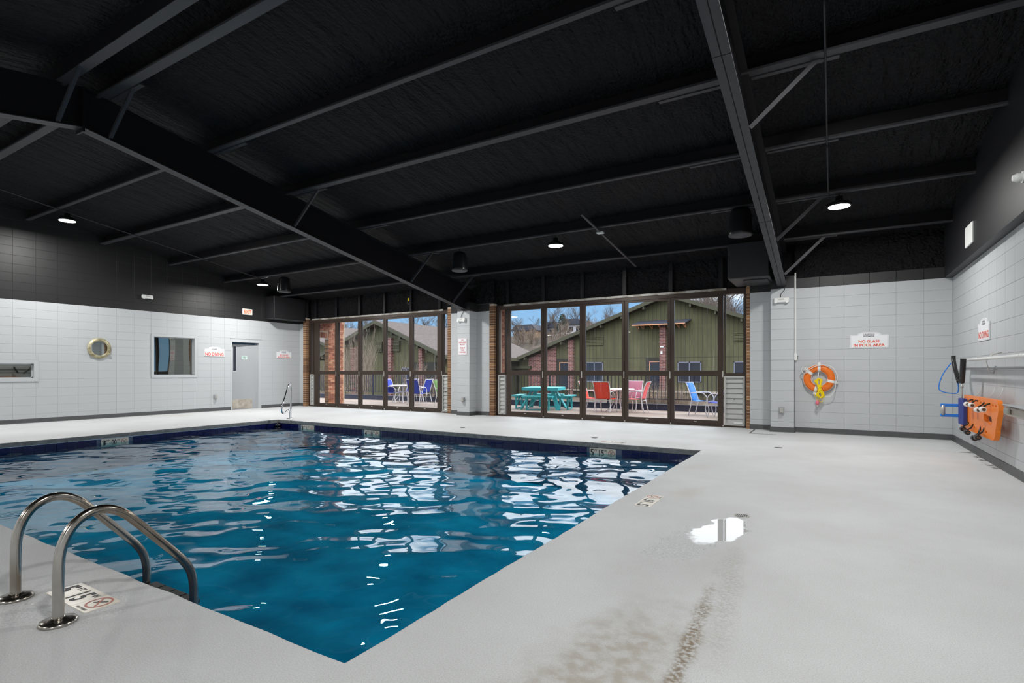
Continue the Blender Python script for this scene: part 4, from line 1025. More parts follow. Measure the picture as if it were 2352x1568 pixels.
for i in range(20):
    w = rnd.uniform(2, 8); x0 = 50 + rnd.uniform(-1.2, 1.2) ; w2 = rnd.uniform(3, 8.6); f = MB(); dy = -.075 - rnd.random() * .03
    pts = [rp(x0 - w, 54 + rnd.random() * 2, dy), rp(x0, 49 + rnd.random() * 2, dy), rp(x0 + w, 53, dy), rp(x0 + 4, 62, dy - .01), rp(52 + rnd.uniform(-3, 3), 72, dy - .015), rp(53 + w2, 86 + rnd.random() * 6, dy), rp(53, 94 + rnd.random() * 2, dy), rp(53 - w2, 88, dy), rp(52 + rnd.uniform(-3, 3), 74, dy - .01), rp(x0 - 3, 62, dy)]
    f.tube(spline(pts, 6, True), .0085, 6, True); ob('rope_coil', f, 'yellow', g)
for zz in (67, 68.5, 76, 77.5):
    f = MB(); c1 = Vector(rp(52, zz, -.09)); f.tube([(c1.x + .042 * cos(t), c1.y + .03 * sin(t), c1.z + .004 * sin(t)) for t in np.linspace(0, 2 * pi, 17)[:-1]], .0065, 6, True); ob('rope_wrap', f, 'yellow', g)
f = MB(); f.tube(spline([rp(42, 84), rp(41, 90), rp(46, 98), rp(46, 104)], 6), .005, 6); f.tube(spline([rp(49, 94), rp(51, 103), rp(56, 106), rp(58, 98), rp(54, 94)], 6), .005, 6); ob('rope_tail', f, 'yellow', g)
c1 = rp(47, 108); f = MB(); f.lathe([(.008, -.045), (.026, -.035), (.034, -.01), (.034, .012), (.024, .036), (.008, .045)], c1, 18); ob('float', f, 'pink', g)
f = MB(); f.lathe([(.010, -.075), (.010, -.045)], c1, 10); ob('float_stem', f, 'rope', g)

# ------------------------------------------------------------------ rescue poles, hook, board, fountain on the right wall
def pole(x, z, y0, y1, r, m, label, joints=()):
    g = empty('rescue_pole', (x, (y0 + y1) / 2, z), label, 'pole')
    f = MB(); f.tube([(x, y0, z), (x, y1, z)], r, 14); ob('pole_tube', f, m, g)
    for j in joints: f = MB(); f.tube([(x, j - .06, z), (x, j + .06, z)], r * 1.25, 14); ob('joint_collar', f, m, g)
    return g
pole(1.70, 1.395, 5.5, 10.75, .020, 'white', 'white telescopic pole, upper of two on the right wall', (7.6,))
pole(1.71, 1.27, 5.5, 10.75, .016, 'greypole', 'grey pole, lower of two on the right wall', (8.75,))
f = MB()
for yy in (9.0, 6.6):
    f.tube([(1.82, yy, 1.47), (1.72, yy, 1.44), (1.67, yy, 1.36), (1.70, yy, 1.22), (1.74, yy, 1.20), (1.76, yy, 1.30)], .006, 6)
    g = ob('pole_hook', f, 'silver', label='metal wall hook holding both poles, at %s' % ('the pole joint' if yy == 9.0 else 'the right picture edge'), cat='hook'); f = MB()
g = empty('shepherd_crook', (1.62, 10.9, 1.1), 'black padded shepherd crook loop near the room corner', 'hook')
f = MB(); f.tube(spline([(1.60, 10.73, 1.47), (1.60, 10.70, 1.38), (1.605, 10.55, 1.22), (1.61, 10.35, 1.07)], 8), .030, 10); ob('padded_arm', f, 'blackfoam', g)
f = MB(); f.tube(spline([(1.60, 9.98, 1.41), (1.60, 10.0, 1.32), (1.605, 10.08, 1.16), (1.61, 10.14, 1.07)], 8), .036, 10); ob('padded_arm', f, 'blackfoam', g)
f = MB(); f.tube([(1.61, 10.35, 1.07), (1.62, 10.2, 1.05), (1.61, 10.14, 1.07)], .012, 8); f.tube([(1.62, 10.2, 1.05), (1.62, 10.2, .82)], .007, 6); f.tube([(1.62, 10.2, 1.03), (1.62, 10.2, .985)], .018, 8); ob('pull_strap', f, 'silver', g)
f = MB(); f.tube(spline([(1.57, 10.72, 1.36), (1.47, 10.72, 1.18), (1.42, 10.72, .99), (1.46, 10.72, .91), (1.62, 10.72, .885), (1.66, 10.72, .94), (1.63, 10.6, 1.12)], 8), .008, 6)
ob('blue_cord', f, 'blueplastic', label='blue cord loop hanging beside the padded crook', cat='rope')

g = empty('spine_board', (1.66, 9.5, .4), 'orange rescue backboard hung sideways on the right wall', 'backboard')
bx0, bx1 = 1.665, 1.715
f = MB()
out = [(10.55, .39), (10.45, .87)]
def rc_(cy, cz, r, a0, a1, n=6): return [(cy + r * cos(R(a0 + (a1 - a0) * k / n)), cz + r * sin(R(a0 + (a1 - a0) * k / n))) for k in range(n + 1)]
outl = rc_(10.53, .42, .04, 270, 360) + rc_(10.30, .845, .035, 0, 90) + rc_(8.50, .765, .12, 90, 180) + rc_(8.66, .52, .14, 180, 270)
hole = rc_(8.74, .615, .05, 90, 270, 8) + rc_(9.06, .64, .045, -90, 90, 8)
import bmesh as _bm
def plate_with_hole(outl, holes, a0, a1):
    bm = _bm.new(); ed = []
    for L in [outl] + holes:
        vv = [bm.verts.new((a0, p, q)) for p, q in L]
        for i in range(len(vv)): ed.append(bm.edges.new((vv[i], vv[(i + 1) % len(vv)])))
    r_ = _bm.ops.triangle_fill(bm, use_beauty=True, use_dissolve=False, edges=ed)
    fs = [q for q in r_['geom'] if isinstance(q, _bm.types.BMFace)]
    ex = _bm.ops.extrude_face_region(bm, geom=fs)
    for q in ex['geom']:
        if isinstance(q, _bm.types.BMVert): q.co.x = a1
    bm.verts.ensure_lookup_table(); bm.verts.index_update()
    mb = MB(); mb.add([tuple(q.co) for q in bm.verts], [tuple(w_.index for w_ in q.verts) for q in bm.faces]); bm.free(); return mb
slots = []
for yy in (8.48, 8.62): slots.append([(yy - .012, .80), (yy + .05, .80), (yy + .05, .82), (yy - .012, .82)])
for yy in (8.95, 9.25, 9.62, 9.92):
    for zz in (.80, .44): slots.append([(yy, zz), (yy + .06, zz), (yy + .06, zz + .025), (yy, zz + .025)])
ob('board', plate_with_hole(outl, [hole] + slots, bx0, bx1), 'board', g, bev=.008)
for (yy, zz, mm) in ((9.72, .767, 'white'), (9.43, .770, 'white'), (9.07, .728, 'white'), (8.78, .752, 'white'), (10.0, .395, 'blackfoam'), (9.71, .376, 'blackfoam'), (9.27, .34, 'blackfoam'), (9.08, .372, 'blackfoam')):
    f = MB(); f.lathe([(.028, -.045), (.034, -.035), (.034, .06), (.028, .07)], (1.60, yy, zz), 18, 'y'); o = ob('strap_roll', f, mm, g)
    f = MB(); f.lathe([(.019, -.049), (.019, -.044)], (1.60, yy, zz), 12, 'y'); ob('roll_core', f, 'strapcore', o)
    f = MB(); zt_ = .83 if zz > .5 else .50; f.tube([(1.60, yy - .0, zz + .035), (1.64, yy, zz + .065), (1.668, yy, zt_)], .010, 6); ob('webbing', f, 'blackfoam', g)
g = empty('head_immobiliser', (1.60, 10.45, .45), 'blue head immobiliser strapped on the left end of the orange board', 'immobiliser')
f = MB(); f.cbox(1.61, 1.662, 10.08, 10.42, .44, .83, .01); ob('pad', f, 'deepblue', g)
for zz in (.715, .56):
    f = MB(); f.cbox(1.40, 1.64, 10.40, 10.44, zz - .022, zz + .022, .006); ob('side_arm', f, 'blueplastic', g)
f = MB(); f.lathe([(.028, -.075), (.028, .075)], (1.43, 10.42, .64), 14); ob('roller', f, 'silver', g)
for yy in (10.0, 9.3, 8.9):
    f = MB(); f.tube([(1.815, yy, 1.02), (1.80, yy, .95), (1.74, yy, .86)], .004, 6); ob('hanger_cord', f, 'rope', label='thin cord holding the orange board, %s' % {10.0: 'nearest the room corner', 9.3: 'in the middle', 8.9: 'nearest the fountain'}[yy], cat='cord')
g = empty('drinking_fountain', (1.65, 6.95, .78), 'steel drinking fountain cut by the right picture edge', 'fountain')
f = MB(); f.cbox(1.50, 1.82, 6.5, 7.32, .775, .875, .02); ob('basin_body', f, 'fount', g, bev=.01)
f = MB(); f.cbox(1.485, 1.82, 6.48, 7.34, .875, .895, .008); ob('basin_rim', f, 'chrome', g)
f = MB(); f.lathe([(.045, 0), (.045, .03), (.03, .06), (.028, .10), (.015, .115)], (1.66, 7.05, .89), 16); ob('bubbler', f, 'white', g)
f = MB(); f.cbox(1.475, 1.50, 7.08, 7.24, .80, .855, .006); ob('push_bar', f, 'fount', g)

# ------------------------------------------------------------------ pool ladder and rail
lad = empty('pool_ladder', (-3.52, 1.35, 0), 'stainless steel pool ladder with two curved hand rails in the near left corner', 'ladder')
for xx in (-3.25, -3.80):
    prof = [(1.104, .0), (1.104, .12), (1.105, .24), (1.112, .34), (1.137, .42), (1.183, .482), (1.25, .515), (1.32, .510), (1.39, .470), (1.45, .408), (1.55, .295), (1.65, .180), (1.70, .115), (1.735, .045), (1.749, -.04), (1.75, -.15), (1.75, -.4), (1.75, -.7)]
    pts = spline([(xx, p, q) for p, q in prof], 4)
    f = MB(); f.tube(pts, .0235, 20); ob('hand_rail', f, 'ss', lad)
    f = MB(); f.lathe([(.078, 0.0), (.080, .006), (.074, .016), (.050, .022), (.034, .026), (.026, .030)], (xx, 1.104, 0), 32); ob('floor_flange', f, 'ss', lad)
for i, zz in enumerate((-.135, -.38, -.62)):
    f = MB(); f.cbox(-3.78, -3.27, 1.71, 1.80, zz - .03, zz, .006); o = ob('tread', f, 'tread', lad)
    if i == 0:
        for k in range(4): f = MB(); f.box(-3.77 + .125 * k + .006, -3.77 + .125 * k + .118, 1.72, 1.79, zz, zz + .004); ob('grip_pad', f, 'tread', o)

gr = empty('hand_rail', (-12.12, 8.98, 0), 'polished steel figure-four hand rail at the far left pool corner', 'hand rail')
dv = Vector((.5, -.866, 0)); b0 = Vector((-12.10, 8.98, 0)); Z_ = Vector((0, 0, 1))
def gp(u, z, s_=0): return b0 + dv * u + Z_ * z + Vector((.866, .5, 0)) * s_
pts = [gp(0, .0), gp(0, .55), gp(.0, .82), gp(.03, .875), gp(.09, .885), gp(.16, .84), gp(.40, .50), gp(.50, .39), gp(.53, .33), gp(.52, .24), gp(.47, .185), gp(.40, .175), gp(.20, .22), gp(.10, .235), gp(.06, .20), gp(.055, .12), gp(.055, .0)]
f = MB(); f.tube(spline(pts, 5), .021, 14); ob('rail_tube', f, 'chrome', gr)
f = MB(); f.lathe([(.07, 0), (.07, .012), (.04, .025)], tuple(gp(0, 0)), 20); ob('floor_flange', f, 'chrome', gr)
f = MB(); f.lathe([(.07, 0), (.07, .010), (.04, .02)], tuple(gp(.09, 0)), 20); ob('floor_flange', f, 'chrome', gr)

# ------------------------------------------------------------------ depth markers and deck fittings
def symbol(g, c, xd, ud, r, m='tilered'):
    xd = Vector(xd); ud = Vector(ud); c = Vector(c); nd = xd.cross(ud)
    f = MB(); n_ = 32
    V0 = [c + nd * .0012 + (xd * cos(2 * pi * k / n_) + ud * sin(2 * pi * k / n_)) * rr_ for rr_ in (r, r * .84) for k in range(n_)]
    f.add(V0, [(k, (k + 1) % n_, (k + 1) % n_ + n_, k + n_) for k in range(n_)])
    p = c + nd * .0016; a_ = (xd - ud).normalized(); b_ = (xd + ud).normalized() * r * .07
    f.add([p - a_ * r * .9 - b_, p + a_ * r * .9 - b_, p + a_ * r * .9 + b_, p - a_ * r * .9 + b_], [(0, 1, 2, 3)])
    ob('prohibition_ring', f, m, g)
    f = MB(); q = c + nd * .0008                       # diver figure
    f.bar(q - xd * r * .1 + ud * r * .05, q + xd * r * .5 + ud * r * .45, r * .02, r * .14, ud); f.bar(q - xd * r * .1 + ud * r * .05, q - xd * r * .45 - ud * r * .25, r * .02, r * .09, ud)
    f.lathe([(r * .11, 0), (r * .11, .0005)], tuple(q - xd * r * .28 + ud * r * .1), 10); ob('diver_figure', f, 'ink', g)
def marker(c, xd, ud, digits, w, h, label, small=False):
    xd = Vector(xd); ud = Vector(ud); c = Vector(c); nd = xd.cross(ud)
    g = empty('depth_marker', tuple(c), label, 'depth marker', 'pool depth markers')
    tw_ = w / 3
    for i in range(3):
        cc = c + xd * (i - 1) * tw_; f = MB(); f.bar(cc - xd * (tw_ / 2 - .0015) - nd * .003, cc + xd * (tw_ / 2 - .0015) - nd * .003, h, .006, nd)
        ob('tile', f, 'cream', g)
    d0 = .0008; hh = h * .72
    def L(t, dx, dy, hh, ww, mm='ink'): lettering(t, tuple(c + xd * dx + ud * dy + nd * d0), tuple(xd), tuple(ud), hh, mm, g, w=ww, depth=0)
    L(digits[0], -tw_ * 1.2, 0, hh, tw_ * .42); L('FT', -tw_ * .75, hh * .36, hh * .26, tw_ * .32)
    L(digits[1], -tw_ * .12, 0, hh, tw_ * .56); L('IN', tw_ * .33, hh * .36, hh * .26, tw_ * .2)
    symbol(g, c + xd * tw_ + (ud * h * .08 if not small else ud * 0), xd, ud, h * (.36 if small else .38))
    if not small: L('NO DIVING', tw_, -h * .40, h * .09, tw_ * .62)
    return g
marker((-3.505, 1.298, .003), (1, 0, 0), (0, 1, 0), ('5', '15'), .485, .165, 'cream 5 FT 15 tile marker in the deck between the ladder posts')
marker((-1.503, 5.04, .003), (0, 1, 0), (-1, 0, 0), ('5', '15'), .485, .15, 'cream 5 FT 15 deck marker beside the right pool edge')
marker((-3.30, 8.88, .003), (-1, 0, 0), (0, -1, 0), ('5', '15'), .46, .14, 'pale deck marker behind the far pool edge near the right glass wall')
for (mx_, a_, b_) in MARK_F:
    marker((mx_, PY1 - .006, -.168), (1, 0, 0), (0, 0, 1), (a_, b_), .475, .15, {'3': 'waterline marker 3 FT 11 near the far left pool corner', '4': 'waterline marker 4 FT 10 in the middle of the far pool edge', '5': 'waterline marker 5 FT 15 at the right of the far pool edge'}[a_], True)
marker((PX0 + .006, 5.05, -.168), (0, 1, 0), (0, 0, 1), ('3', '00'), .475, .15, 'waterline marker 3 FT 00 on the left pool edge', True)
def drain(x, y, r, label, m='silver'):
    g = empty('deck_drain', (x, y, 0), label, 'drain', 'round deck drains')
    f = MB(); f.lathe([(r, 0), (r, .003), (r * .86, .004), (r * .84, .001)], (x, y, 0), 24); ob('rim', f, m, g)
    f = MB(); f.lathe([(r * .84, .0005), (r * .84, .0015)], (x, y, 0), 24); ob('well', f, 'ink', g)
    f = MB()
    for k in range(-3, 4): wv = math.sqrt(max(0, (r * .84) ** 2 - (k * r * .24) ** 2)); f.box(x + k * r * .24 - r * .05, x + k * r * .24 + r * .05, y - wv, y + wv, .001, .004)
    ob('grate', f, m, g)
drain(-.672, 4.92, .062, 'round metal deck drain beside the bright puddle')
drain(-.765, 9.60, .06, 'flat deck drain in front of the wide grey pillar', 'base')
drain(-6.94, 9.46, .06, 'flat deck drain in front of the pillar between the glass walls', 'base')
drain(-3.80, 9.29, .06, 'flat deck drain behind the far pool edge', 'base')
f = MB(); f.lathe([(.07, 0), (.07, .03), (.02, .05), (.012, .12)], (PX0 + .07, PY1 - .06, -.155), 14)
ob('skimmer_float', f, 'ink', label='small black float in the far left corner of the pool', cat='float')

# ------------------------------------------------------------------ outdoors: patio, railing
pt = empty('patio_floor', (0, 0, 0), kind='structure')
xj = [-24, -19.5, -16.2, -13.0, -9.8, -6.6, -3.4, -0.2, 3.0]
for a_, b_ in zip(xj[:-1], xj[1:]):
    f = MB(); f.box(a_ + .004, b_ - .004, YG + .2, 17.0, -.15, -.012); ob('patio_slab', f, 'patio', pt)
f = MB(); f.box(-24, 3.5, YG + .2, 17.05, -.9, -.03); ob('slab_bed', f, 'curb', pt)
cb = MB(); cb.box(-24, 3.5, 16.98, 17.12, -.9, .16); cb.box(-24, 3.5, 16.96, 17.14, .16, .185)
ob('patio_curb', cb, 'curb', pt)
rl = empty('patio_railing', (-10, 17.05, .185), 'black metal picket railing along the patio edge', 'railing')
f = MB(); f.box(-24, 3.5, 17.03, 17.07, 1.08, 1.12); ob('top_rail', f, 'rail', rl)
f = MB(); f.box(-24, 3.5, 17.035, 17.065, .33, .36); ob('bottom_rail', f, 'rail', rl)
pk = MB(); pk.box(-.008, .008, -.008, .008, .36, 1.08); pkm = pk.mesh('picket'); pkm.materials.append(M['rail'])
pp = MB(); pp.box(-.024, .024, -.024, .024, .185, 1.15); ppm = pp.mesh('post'); ppm.materials.append(M['rail'])
x = -23.9; i = 0
while x < 1.0:
    if i % 17 == 0: inst(ppm, 'post', (x, 17.05, 0), rl)
    else: inst(pkm, 'picket', (x, 17.05, 0), rl)
    x += .128; i += 1
# soffit and gutter over the glass, with ribs
sf = empty('trim_3', (0, 0, 0), kind='structure')
f = MB(); f.box(XL - .5, XR + .5, YG + .25, YG + 1.25, 3.08, 3.14); ob('soffit', f, mat('soffit_brown', (.16, .11, .10), .6), sf)
x = XL
while x < XR:
    f = MB(); f.box(x, x + .02, YG + .25, YG + 1.25, 3.06, 3.08); ob('soffit_rib', f, 'bronze', sf); x += .3
# brick wing wall with opening at the left, and buttress at the right glass wall
ww = empty('wall_porch', (-16.35, 13.8, 0), kind='structure')
WY0, WY1 = 13.26, 14.43; OY0, OY1, OZ = 12.85, 13.64, 2.48
f = MB(); f.box(-16.39, -16.215, OY1, WY1 - .01, 0, 3.12); f.box(-16.39, -16.215, 12.85, OY1, OZ + .01, 3.12); ob('mortar_bed', f, 'brickmortar', ww)
bh = .0755; L_ = .205
f0 = MB(); f0.cbox(-.19, .0, -L_ / 2 + .005, L_ / 2 - .005, .005, bh - .005, .003); bmh = f0.mesh('brick'); fixn(bmh); bmh.materials.append(M['obrick'])
f0 = MB(); f0.cbox(-.19, .0, -L_ / 4 + .005, L_ / 4 - .005, .005, bh - .005, .003); bmq = f0.mesh('brick'); fixn(bmq); bmq.materials.append(M['obrick'])
k = 0
while (k + 1) * bh < 3.12:
    z = k * bh; y = OY1 + (0 if k % 2 == 0 else -L_ / 2); 
    lo = OY1 if z < OZ + .20 else 12.85
    y = lo
    if k % 2: inst(bmq, 'brick', (-16.2, y + L_ / 4, z), ww); y += L_ / 2
    while y + L_ <= WY1 + .01: inst(bmh, 'brick', (-16.2 + rnd.uniform(-.004, .004), y + L_ / 2, z), ww); y += L_
    if y + L_ / 2 <= WY1 + .01: inst(bmq, 'brick', (-16.2, y + L_ / 4, z), ww)
    k += 1
f0 = MB(); f0.cbox(-.19, 0, -.0325, .0325, .0, .19, .003); bms = f0.mesh('brick'); fixn(bms); bms.materials.append(M['obrick'])
y = 12.9
while y < OY1 - .02: inst(bms, 'brick', (-16.19, y, OZ), ww); y += .075
# inner faces of the opening: bricks seen end on
f0 = MB(); f0.cbox(-.10, .10, 0, .05, .005, bh - .005, .003); bme = f0.mesh('brick'); fixn(bme); bme.materials.append(M['brick'])
k = 0
while (k + 1) * bh < OZ: inst(bme, 'brick', (-16.30, OY1 - .006, k * bh), ww); k += 1
w2 = empty('wall_buttress', (-8.25, 13.0, 0), kind='structure')
f = MB(); f.box(-8.42, -8.115, 12.86, 13.24, 0, 3.06); ob('mortar_bed', f, 'brickmortar', w2)
k = 0
while (k + 1) * bh < 3.06:
    y = 12.85 + (L_ / 2 if k % 2 else 0)
    if k % 2: inst(bmq, 'brick', (-8.10, 12.85 + L_ / 4, k * bh), w2)
    while y + L_ <= 13.27: inst(bmh, 'brick', (-8.10, y + L_ / 2, k * bh), w2); y += L_
    k += 1

# ground and hill
f = MB(); f.box(-120, 60, 17.1, 75, -1.2, -.8); ob('ground', f, 'mulch', kind='structure')
nxx, nyy = 90, 50; gx = np.linspace(-150, 60, nxx); gy = np.linspace(62, 190, nyy)
mb = MB(); r3 = np.random.RandomState(3)
for x in gx:
    for y in gy:
        t = min(1, max(0, (y - 64) / 48)); h = -1 + 11.5 * (t * t * (3 - 2 * t)) * (1 + .08 * sin(x * .05 + 1)) + .5 * sin(x * .21 + y * .1) * t
        mb.v.append((x, y, h))
for i in range(nxx - 1):
    for j in range(nyy - 1): mb.f.append((i * nyy + j, (i + 1) * nyy + j, (i + 1) * nyy + j + 1, i * nyy + j + 1)); mb.sm.append(True)
ob('hillside', mb, 'hill', kind='structure')
def hill_z(x, y):
    t = min(1, max(0, (y - 64) / 48)); return -1 + 11.5 * (t * t * (3 - 2 * t)) * (1 + .08 * sin(x * .05 + 1)) + .5 * sin(x * .21 + y * .1) * t

# ------------------------------------------------------------------ houses
def window(parent, x0, x1, z0, z1, y):
    f = MB(); w = .07
    f.box(x0, x1, y - .05, y + .02, z0, z0 + w); f.box(x0, x1, y - .05, y + .02, z1 - w, z1); f.box(x0, x0 + w, y - .05, y + .02, z0, z1); f.box(x1 - w, x1, y - .05, y + .02, z0, z1); m_ = (x0 + x1) / 2; f.box(m_ - w / 2, m_ + w / 2, y - .05, y + .02, z0, z1)
    fr = ob('window', f, 'wframe', parent)
    for (a_, b_) in ((x0 + w, m_ - w / 2), (m_ + w / 2, x1 - w)): f = MB(); f.box(a_, b_, y - .02, y - .01, z0 + w, z1 - w); ob('pane', f, 'glassdark', fr)
def gable_house(name, label, xl, zl_, xp, zp, xr, zr_, y0, y1, wall, ground=-.8, ov=.7, th=.22):
    g = empty(name, (xp, y0, ground), label, 'house')
    sl_ = (zp - zl_) / (xp - xl); sr = (zp - zr_) / (xr - xp); ins = .8
    f = MB(); f.prism([(xl + ins, ground), (xr - ins, ground), (xr - ins, zr_ + sr * ins - .05), (xp, zp - .05), (xl + ins, zl_ + sl_ * ins - .05)], y0, y1, 'y'); ob('wall', f, wall, g)
    for (xa, za, nm) in ((xl, zl_, 0), (xr, zr_, 1)):
        f = MB(); f.prism([(xa, za), (xp, zp), (xp, zp + th), (xa, za + th)], y0 - ov, y1 + ov, 'y'); ob('roof_slope', f, 'shingle', g)
        f = MB(); f.prism([(xa, za - .08), (xp, zp - .08), (xp, zp + th - .04), (xa, za + th - .04)], y0 - ov - .06, y0 - ov, 'y'); ob('fascia', f, 'fascia', g)
        f = MB(); f.box(xa - .06 if nm == 0 else xa, xa if nm == 0 else xa + .06, y0 - ov, y1 + ov, za - .06, za + th - .03); ob('eave_board', f, 'fascia', g)
        for k in range(1, 8):
            x = xp + (xa - xp) * k / 8; z = zp + (za - zp) * k / 8; f = MB(); f.box(x - .06, x + .06, y0 - ov, y0, z - .30, z - .08); ob('lookout', f, 'fascia', g)
    return g
gh = gable_house('green_house', 'large olive green gabled building straight behind the right glass wall', -24.1, 1.88, -10.5, 6.75, 3.1, 1.88, 40.0, 52, 'siding')
Y0 = 40.0
for (a_, b_, z0, z1) in ((-17.09, -15.63, .40, 1.95), (-9.83, -8.16, .42, 1.92), (-5.98, -4.4, .42, 1.91)): window(gh, a_, b_, z0, z1, Y0)
for (a_, b_, z0, z1) in ((-17.05, -15.60, 3.29, 4.01), (-5.99, -4.6, 3.30, 3.94)):
    f = MB(); f.box(a_, b_, Y0 - .03, Y0 + .02, z0, z1); lv = ob('louvre_vent', f, 'fascia', gh)
    for k in range(6): zz = z0 + (z1 - z0) * (k + .5) / 6; f = MB(); f.add([(a_, Y0 - .10, zz - .05), (b_, Y0 - .10, zz - .05), (b_, Y0 - .03, zz + .05), (a_, Y0 - .03, zz + .05), (a_, Y0 - .10, zz - .03), (b_, Y0 - .10, zz - .03), (b_, Y0 - .03, zz + .07), (a_, Y0 - .03, zz + .07)], [(0, 1, 2, 3), (7, 6, 5, 4), (0, 4, 5, 1), (2, 6, 7, 3), (1, 5, 6, 2), (0, 3, 7, 4)]); ob('slat', f, 'siding', lv)
f = MB(); f.box(-23.2, 2.2, Y0 - .02, Y0 + .01, 2.25, 2.29); ob('siding_seam', f, 'fascia', gh)
for (a_, b_) in ((-12.2, -11.09), (-19.71, -18.53)):
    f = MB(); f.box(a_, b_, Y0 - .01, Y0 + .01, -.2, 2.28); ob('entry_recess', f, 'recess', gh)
    f = MB(); f.box(a_ + .32, b_, Y0 - .03, Y0 - .01, -.15, 1.92); dd = ob('entry_door', f, 'glassdark', gh)
    f = MB(); f.box(a_ + .27, a_ + .32, Y0 - .04, Y0, -.15, 1.96); f.box(a_ + .27, b_, Y0 - .04, Y0, 1.92, 1.97); ob('door_casing', f, 'copper', gh)
f = MB(); f.box(-11.09, -10.65, Y0 - .30, Y0, -.8, 4.62); ob('brick_pier', f, 'farbrick', gh)
f = MB(); f.box(-18.53, -18.12, Y0 - .30, Y0, -.8, 3.78); ob('brick_pier', f, 'farbrick', gh)
f = MB(); f.prism([(-22.3, -.8), (-19.72, -.8), (-19.72, 3.28), (-22.3, 2.36)], Y0 - .12, Y0, 'y'); ob('brick_panel', f, 'farbrick', gh)
f = MB(); f.box(-25.4, -22.1, Y0 + 1.2, Y0 + 8, -.8, 1.5); ob('side_wall', f, 'farbricktan', gh)
f = MB(); f.box(-25.6, -22.0, Y0 - .4, Y0 + 8, 1.45, 1.68); ob('porch_beam', f, 'fascia', gh)
f = MB(); f.box(-22.3, -18.2, Y0 - .45, Y0 - .12, -.30, -.20); f.box(-18.1, 2.3, Y0 - .35, Y0, -.32, -.22); ob('stone_ledge', f, 'stone', gh)
# awning with exposed lumber brackets
aw = MB(); aw.add([(-13.0, Y0 - .9, 4.68), (-9.1, Y0 - .9, 4.66), (-8.85, Y0, 4.98), (-12.75, Y0, 4.98), (-13.0, Y0 - .9, 4.74), (-9.1, Y0 - .9, 4.72), (-8.85, Y0, 5.04), (-12.75, Y0, 5.04)], [(0, 1, 2, 3), (7, 6, 5, 4), (0, 4, 5, 1), (1, 5, 6, 2), (2, 6, 7, 3), (3, 7, 4, 0)])
ao = ob('awning_roof', aw, 'farroof', gh)
for x in (-12.75, -12.35, -11.68, -11.05, -10.4, -9.72, -9.25):
    f = MB(); f.bar((x, Y0 - .85, 4.66), (x, Y0 - .02, 4.66), .05, .07); f.bar((x, Y0 - .03, 4.66), (x, Y0 - .03, 4.38), .05, .06); f.bar((x, Y0 - .8, 4.62), (x, Y0 - .05, 4.40), .05, .05); ob('bracket', f, 'copper', ao)
f = MB(); f.box(-13.0, -9.1, Y0 - .92, Y0 - .88, 4.62, 4.70); ob('front_board', f, 'copper', ao)
f = MB(); f.cbox(-11.02, -10.76, Y0 - .42, Y0 - .30, 2.98, 3.10, .02); f.cbox(-11.0, -10.86, Y0 - .36, Y0 - .30, 2.50, 2.72, .01); ob('flood_light', f, 'white', gh)

hs = gable_house('brown_roof_house', 'olive gabled house with long brown shingle roof behind the left glass wall', -36.4, 2.20, -29.7, 4.90, -23.0, 2.15, 30.0, 44, 'siding')
f = MB(); f.box(-29.1, -28.4, 29.7, 30.0, -.8, 3.74); ob('brick_pier', f, 'farbrick', hs)
f = MB(); f.box(-25.72, -25.42, 29.7, 30.0, -.8, 3.0); ob('brick_pier', f, 'farbrick', hs)
f = MB(); f.box(-32.7, -32.1, 29.7, 30.0, -.8, 3.1); ob('brick_pier', f, 'farbrick', hs)
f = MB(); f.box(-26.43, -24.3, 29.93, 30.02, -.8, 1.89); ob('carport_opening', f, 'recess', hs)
f = MB(); f.box(-28.36, -27.73, 29.9, 30.0, 2.70, 3.50); lv = ob('louvre_vent', f, 'fascia', hs)
for k in range(7): f = MB(); f.box(-28.36, -27.73, 29.84, 29.92, 2.73 + k * .112, 2.78 + k * .112); ob('slat', f, 'siding', lv)
f = MB(); f.box(-30.2, -29.5, 29.9, 30.0, 2.70, 3.50); lv = ob('louvre_vent', f, 'fascia', hs)
for k in range(7): f = MB(); f.box(-30.2, -29.5, 29.84, 29.92, 2.73 + k * .112, 2.78 + k * .112); ob('slat', f, 'siding', lv)
window(hs, -27.6, -26.6, .3, 1.5, 30.0)
h3 = gable_house('grey_roof_house', 'low grey roofed house seen through the brick porch at far left', -62, 2.3, -50, 6.2, -38, 2.3, 36, 60, 'siding')
f = MB(); f.box(-38.9, -38.8, 37, 58, -.8, 2.4); ob('side_wall', f, 'farbricktan', h3)
x_r = -28.6
g = empty('low_brown_roof', (-33, 48, -.8), 'low building with a pale brown shingle roof between the left house and the green building', 'house')
f = MB(); f.box(-44, x_r - .6, 48.5, 56, -.8, 2.0); ob('wall', f, 'siding', g)
f = MB(); f.add([(-45, 47.8, 1.9), (x_r, 47.8, 1.9), (x_r, 57, 1.9), (-45, 57, 1.9), (-45, 52.4, 3.75), (x_r - 2.6, 52.4, 3.75)], [(0, 1, 5, 4), (1, 2, 5), (2, 3, 4, 5), (3, 0, 4), (0, 3, 2, 1)]); ob('hip_roof', f, 'shingle', g)
f = MB(); f.box(-45, x_r + .02, 47.74, 47.8, 1.72, 1.94); ob('fascia', f, 'fascia', g)
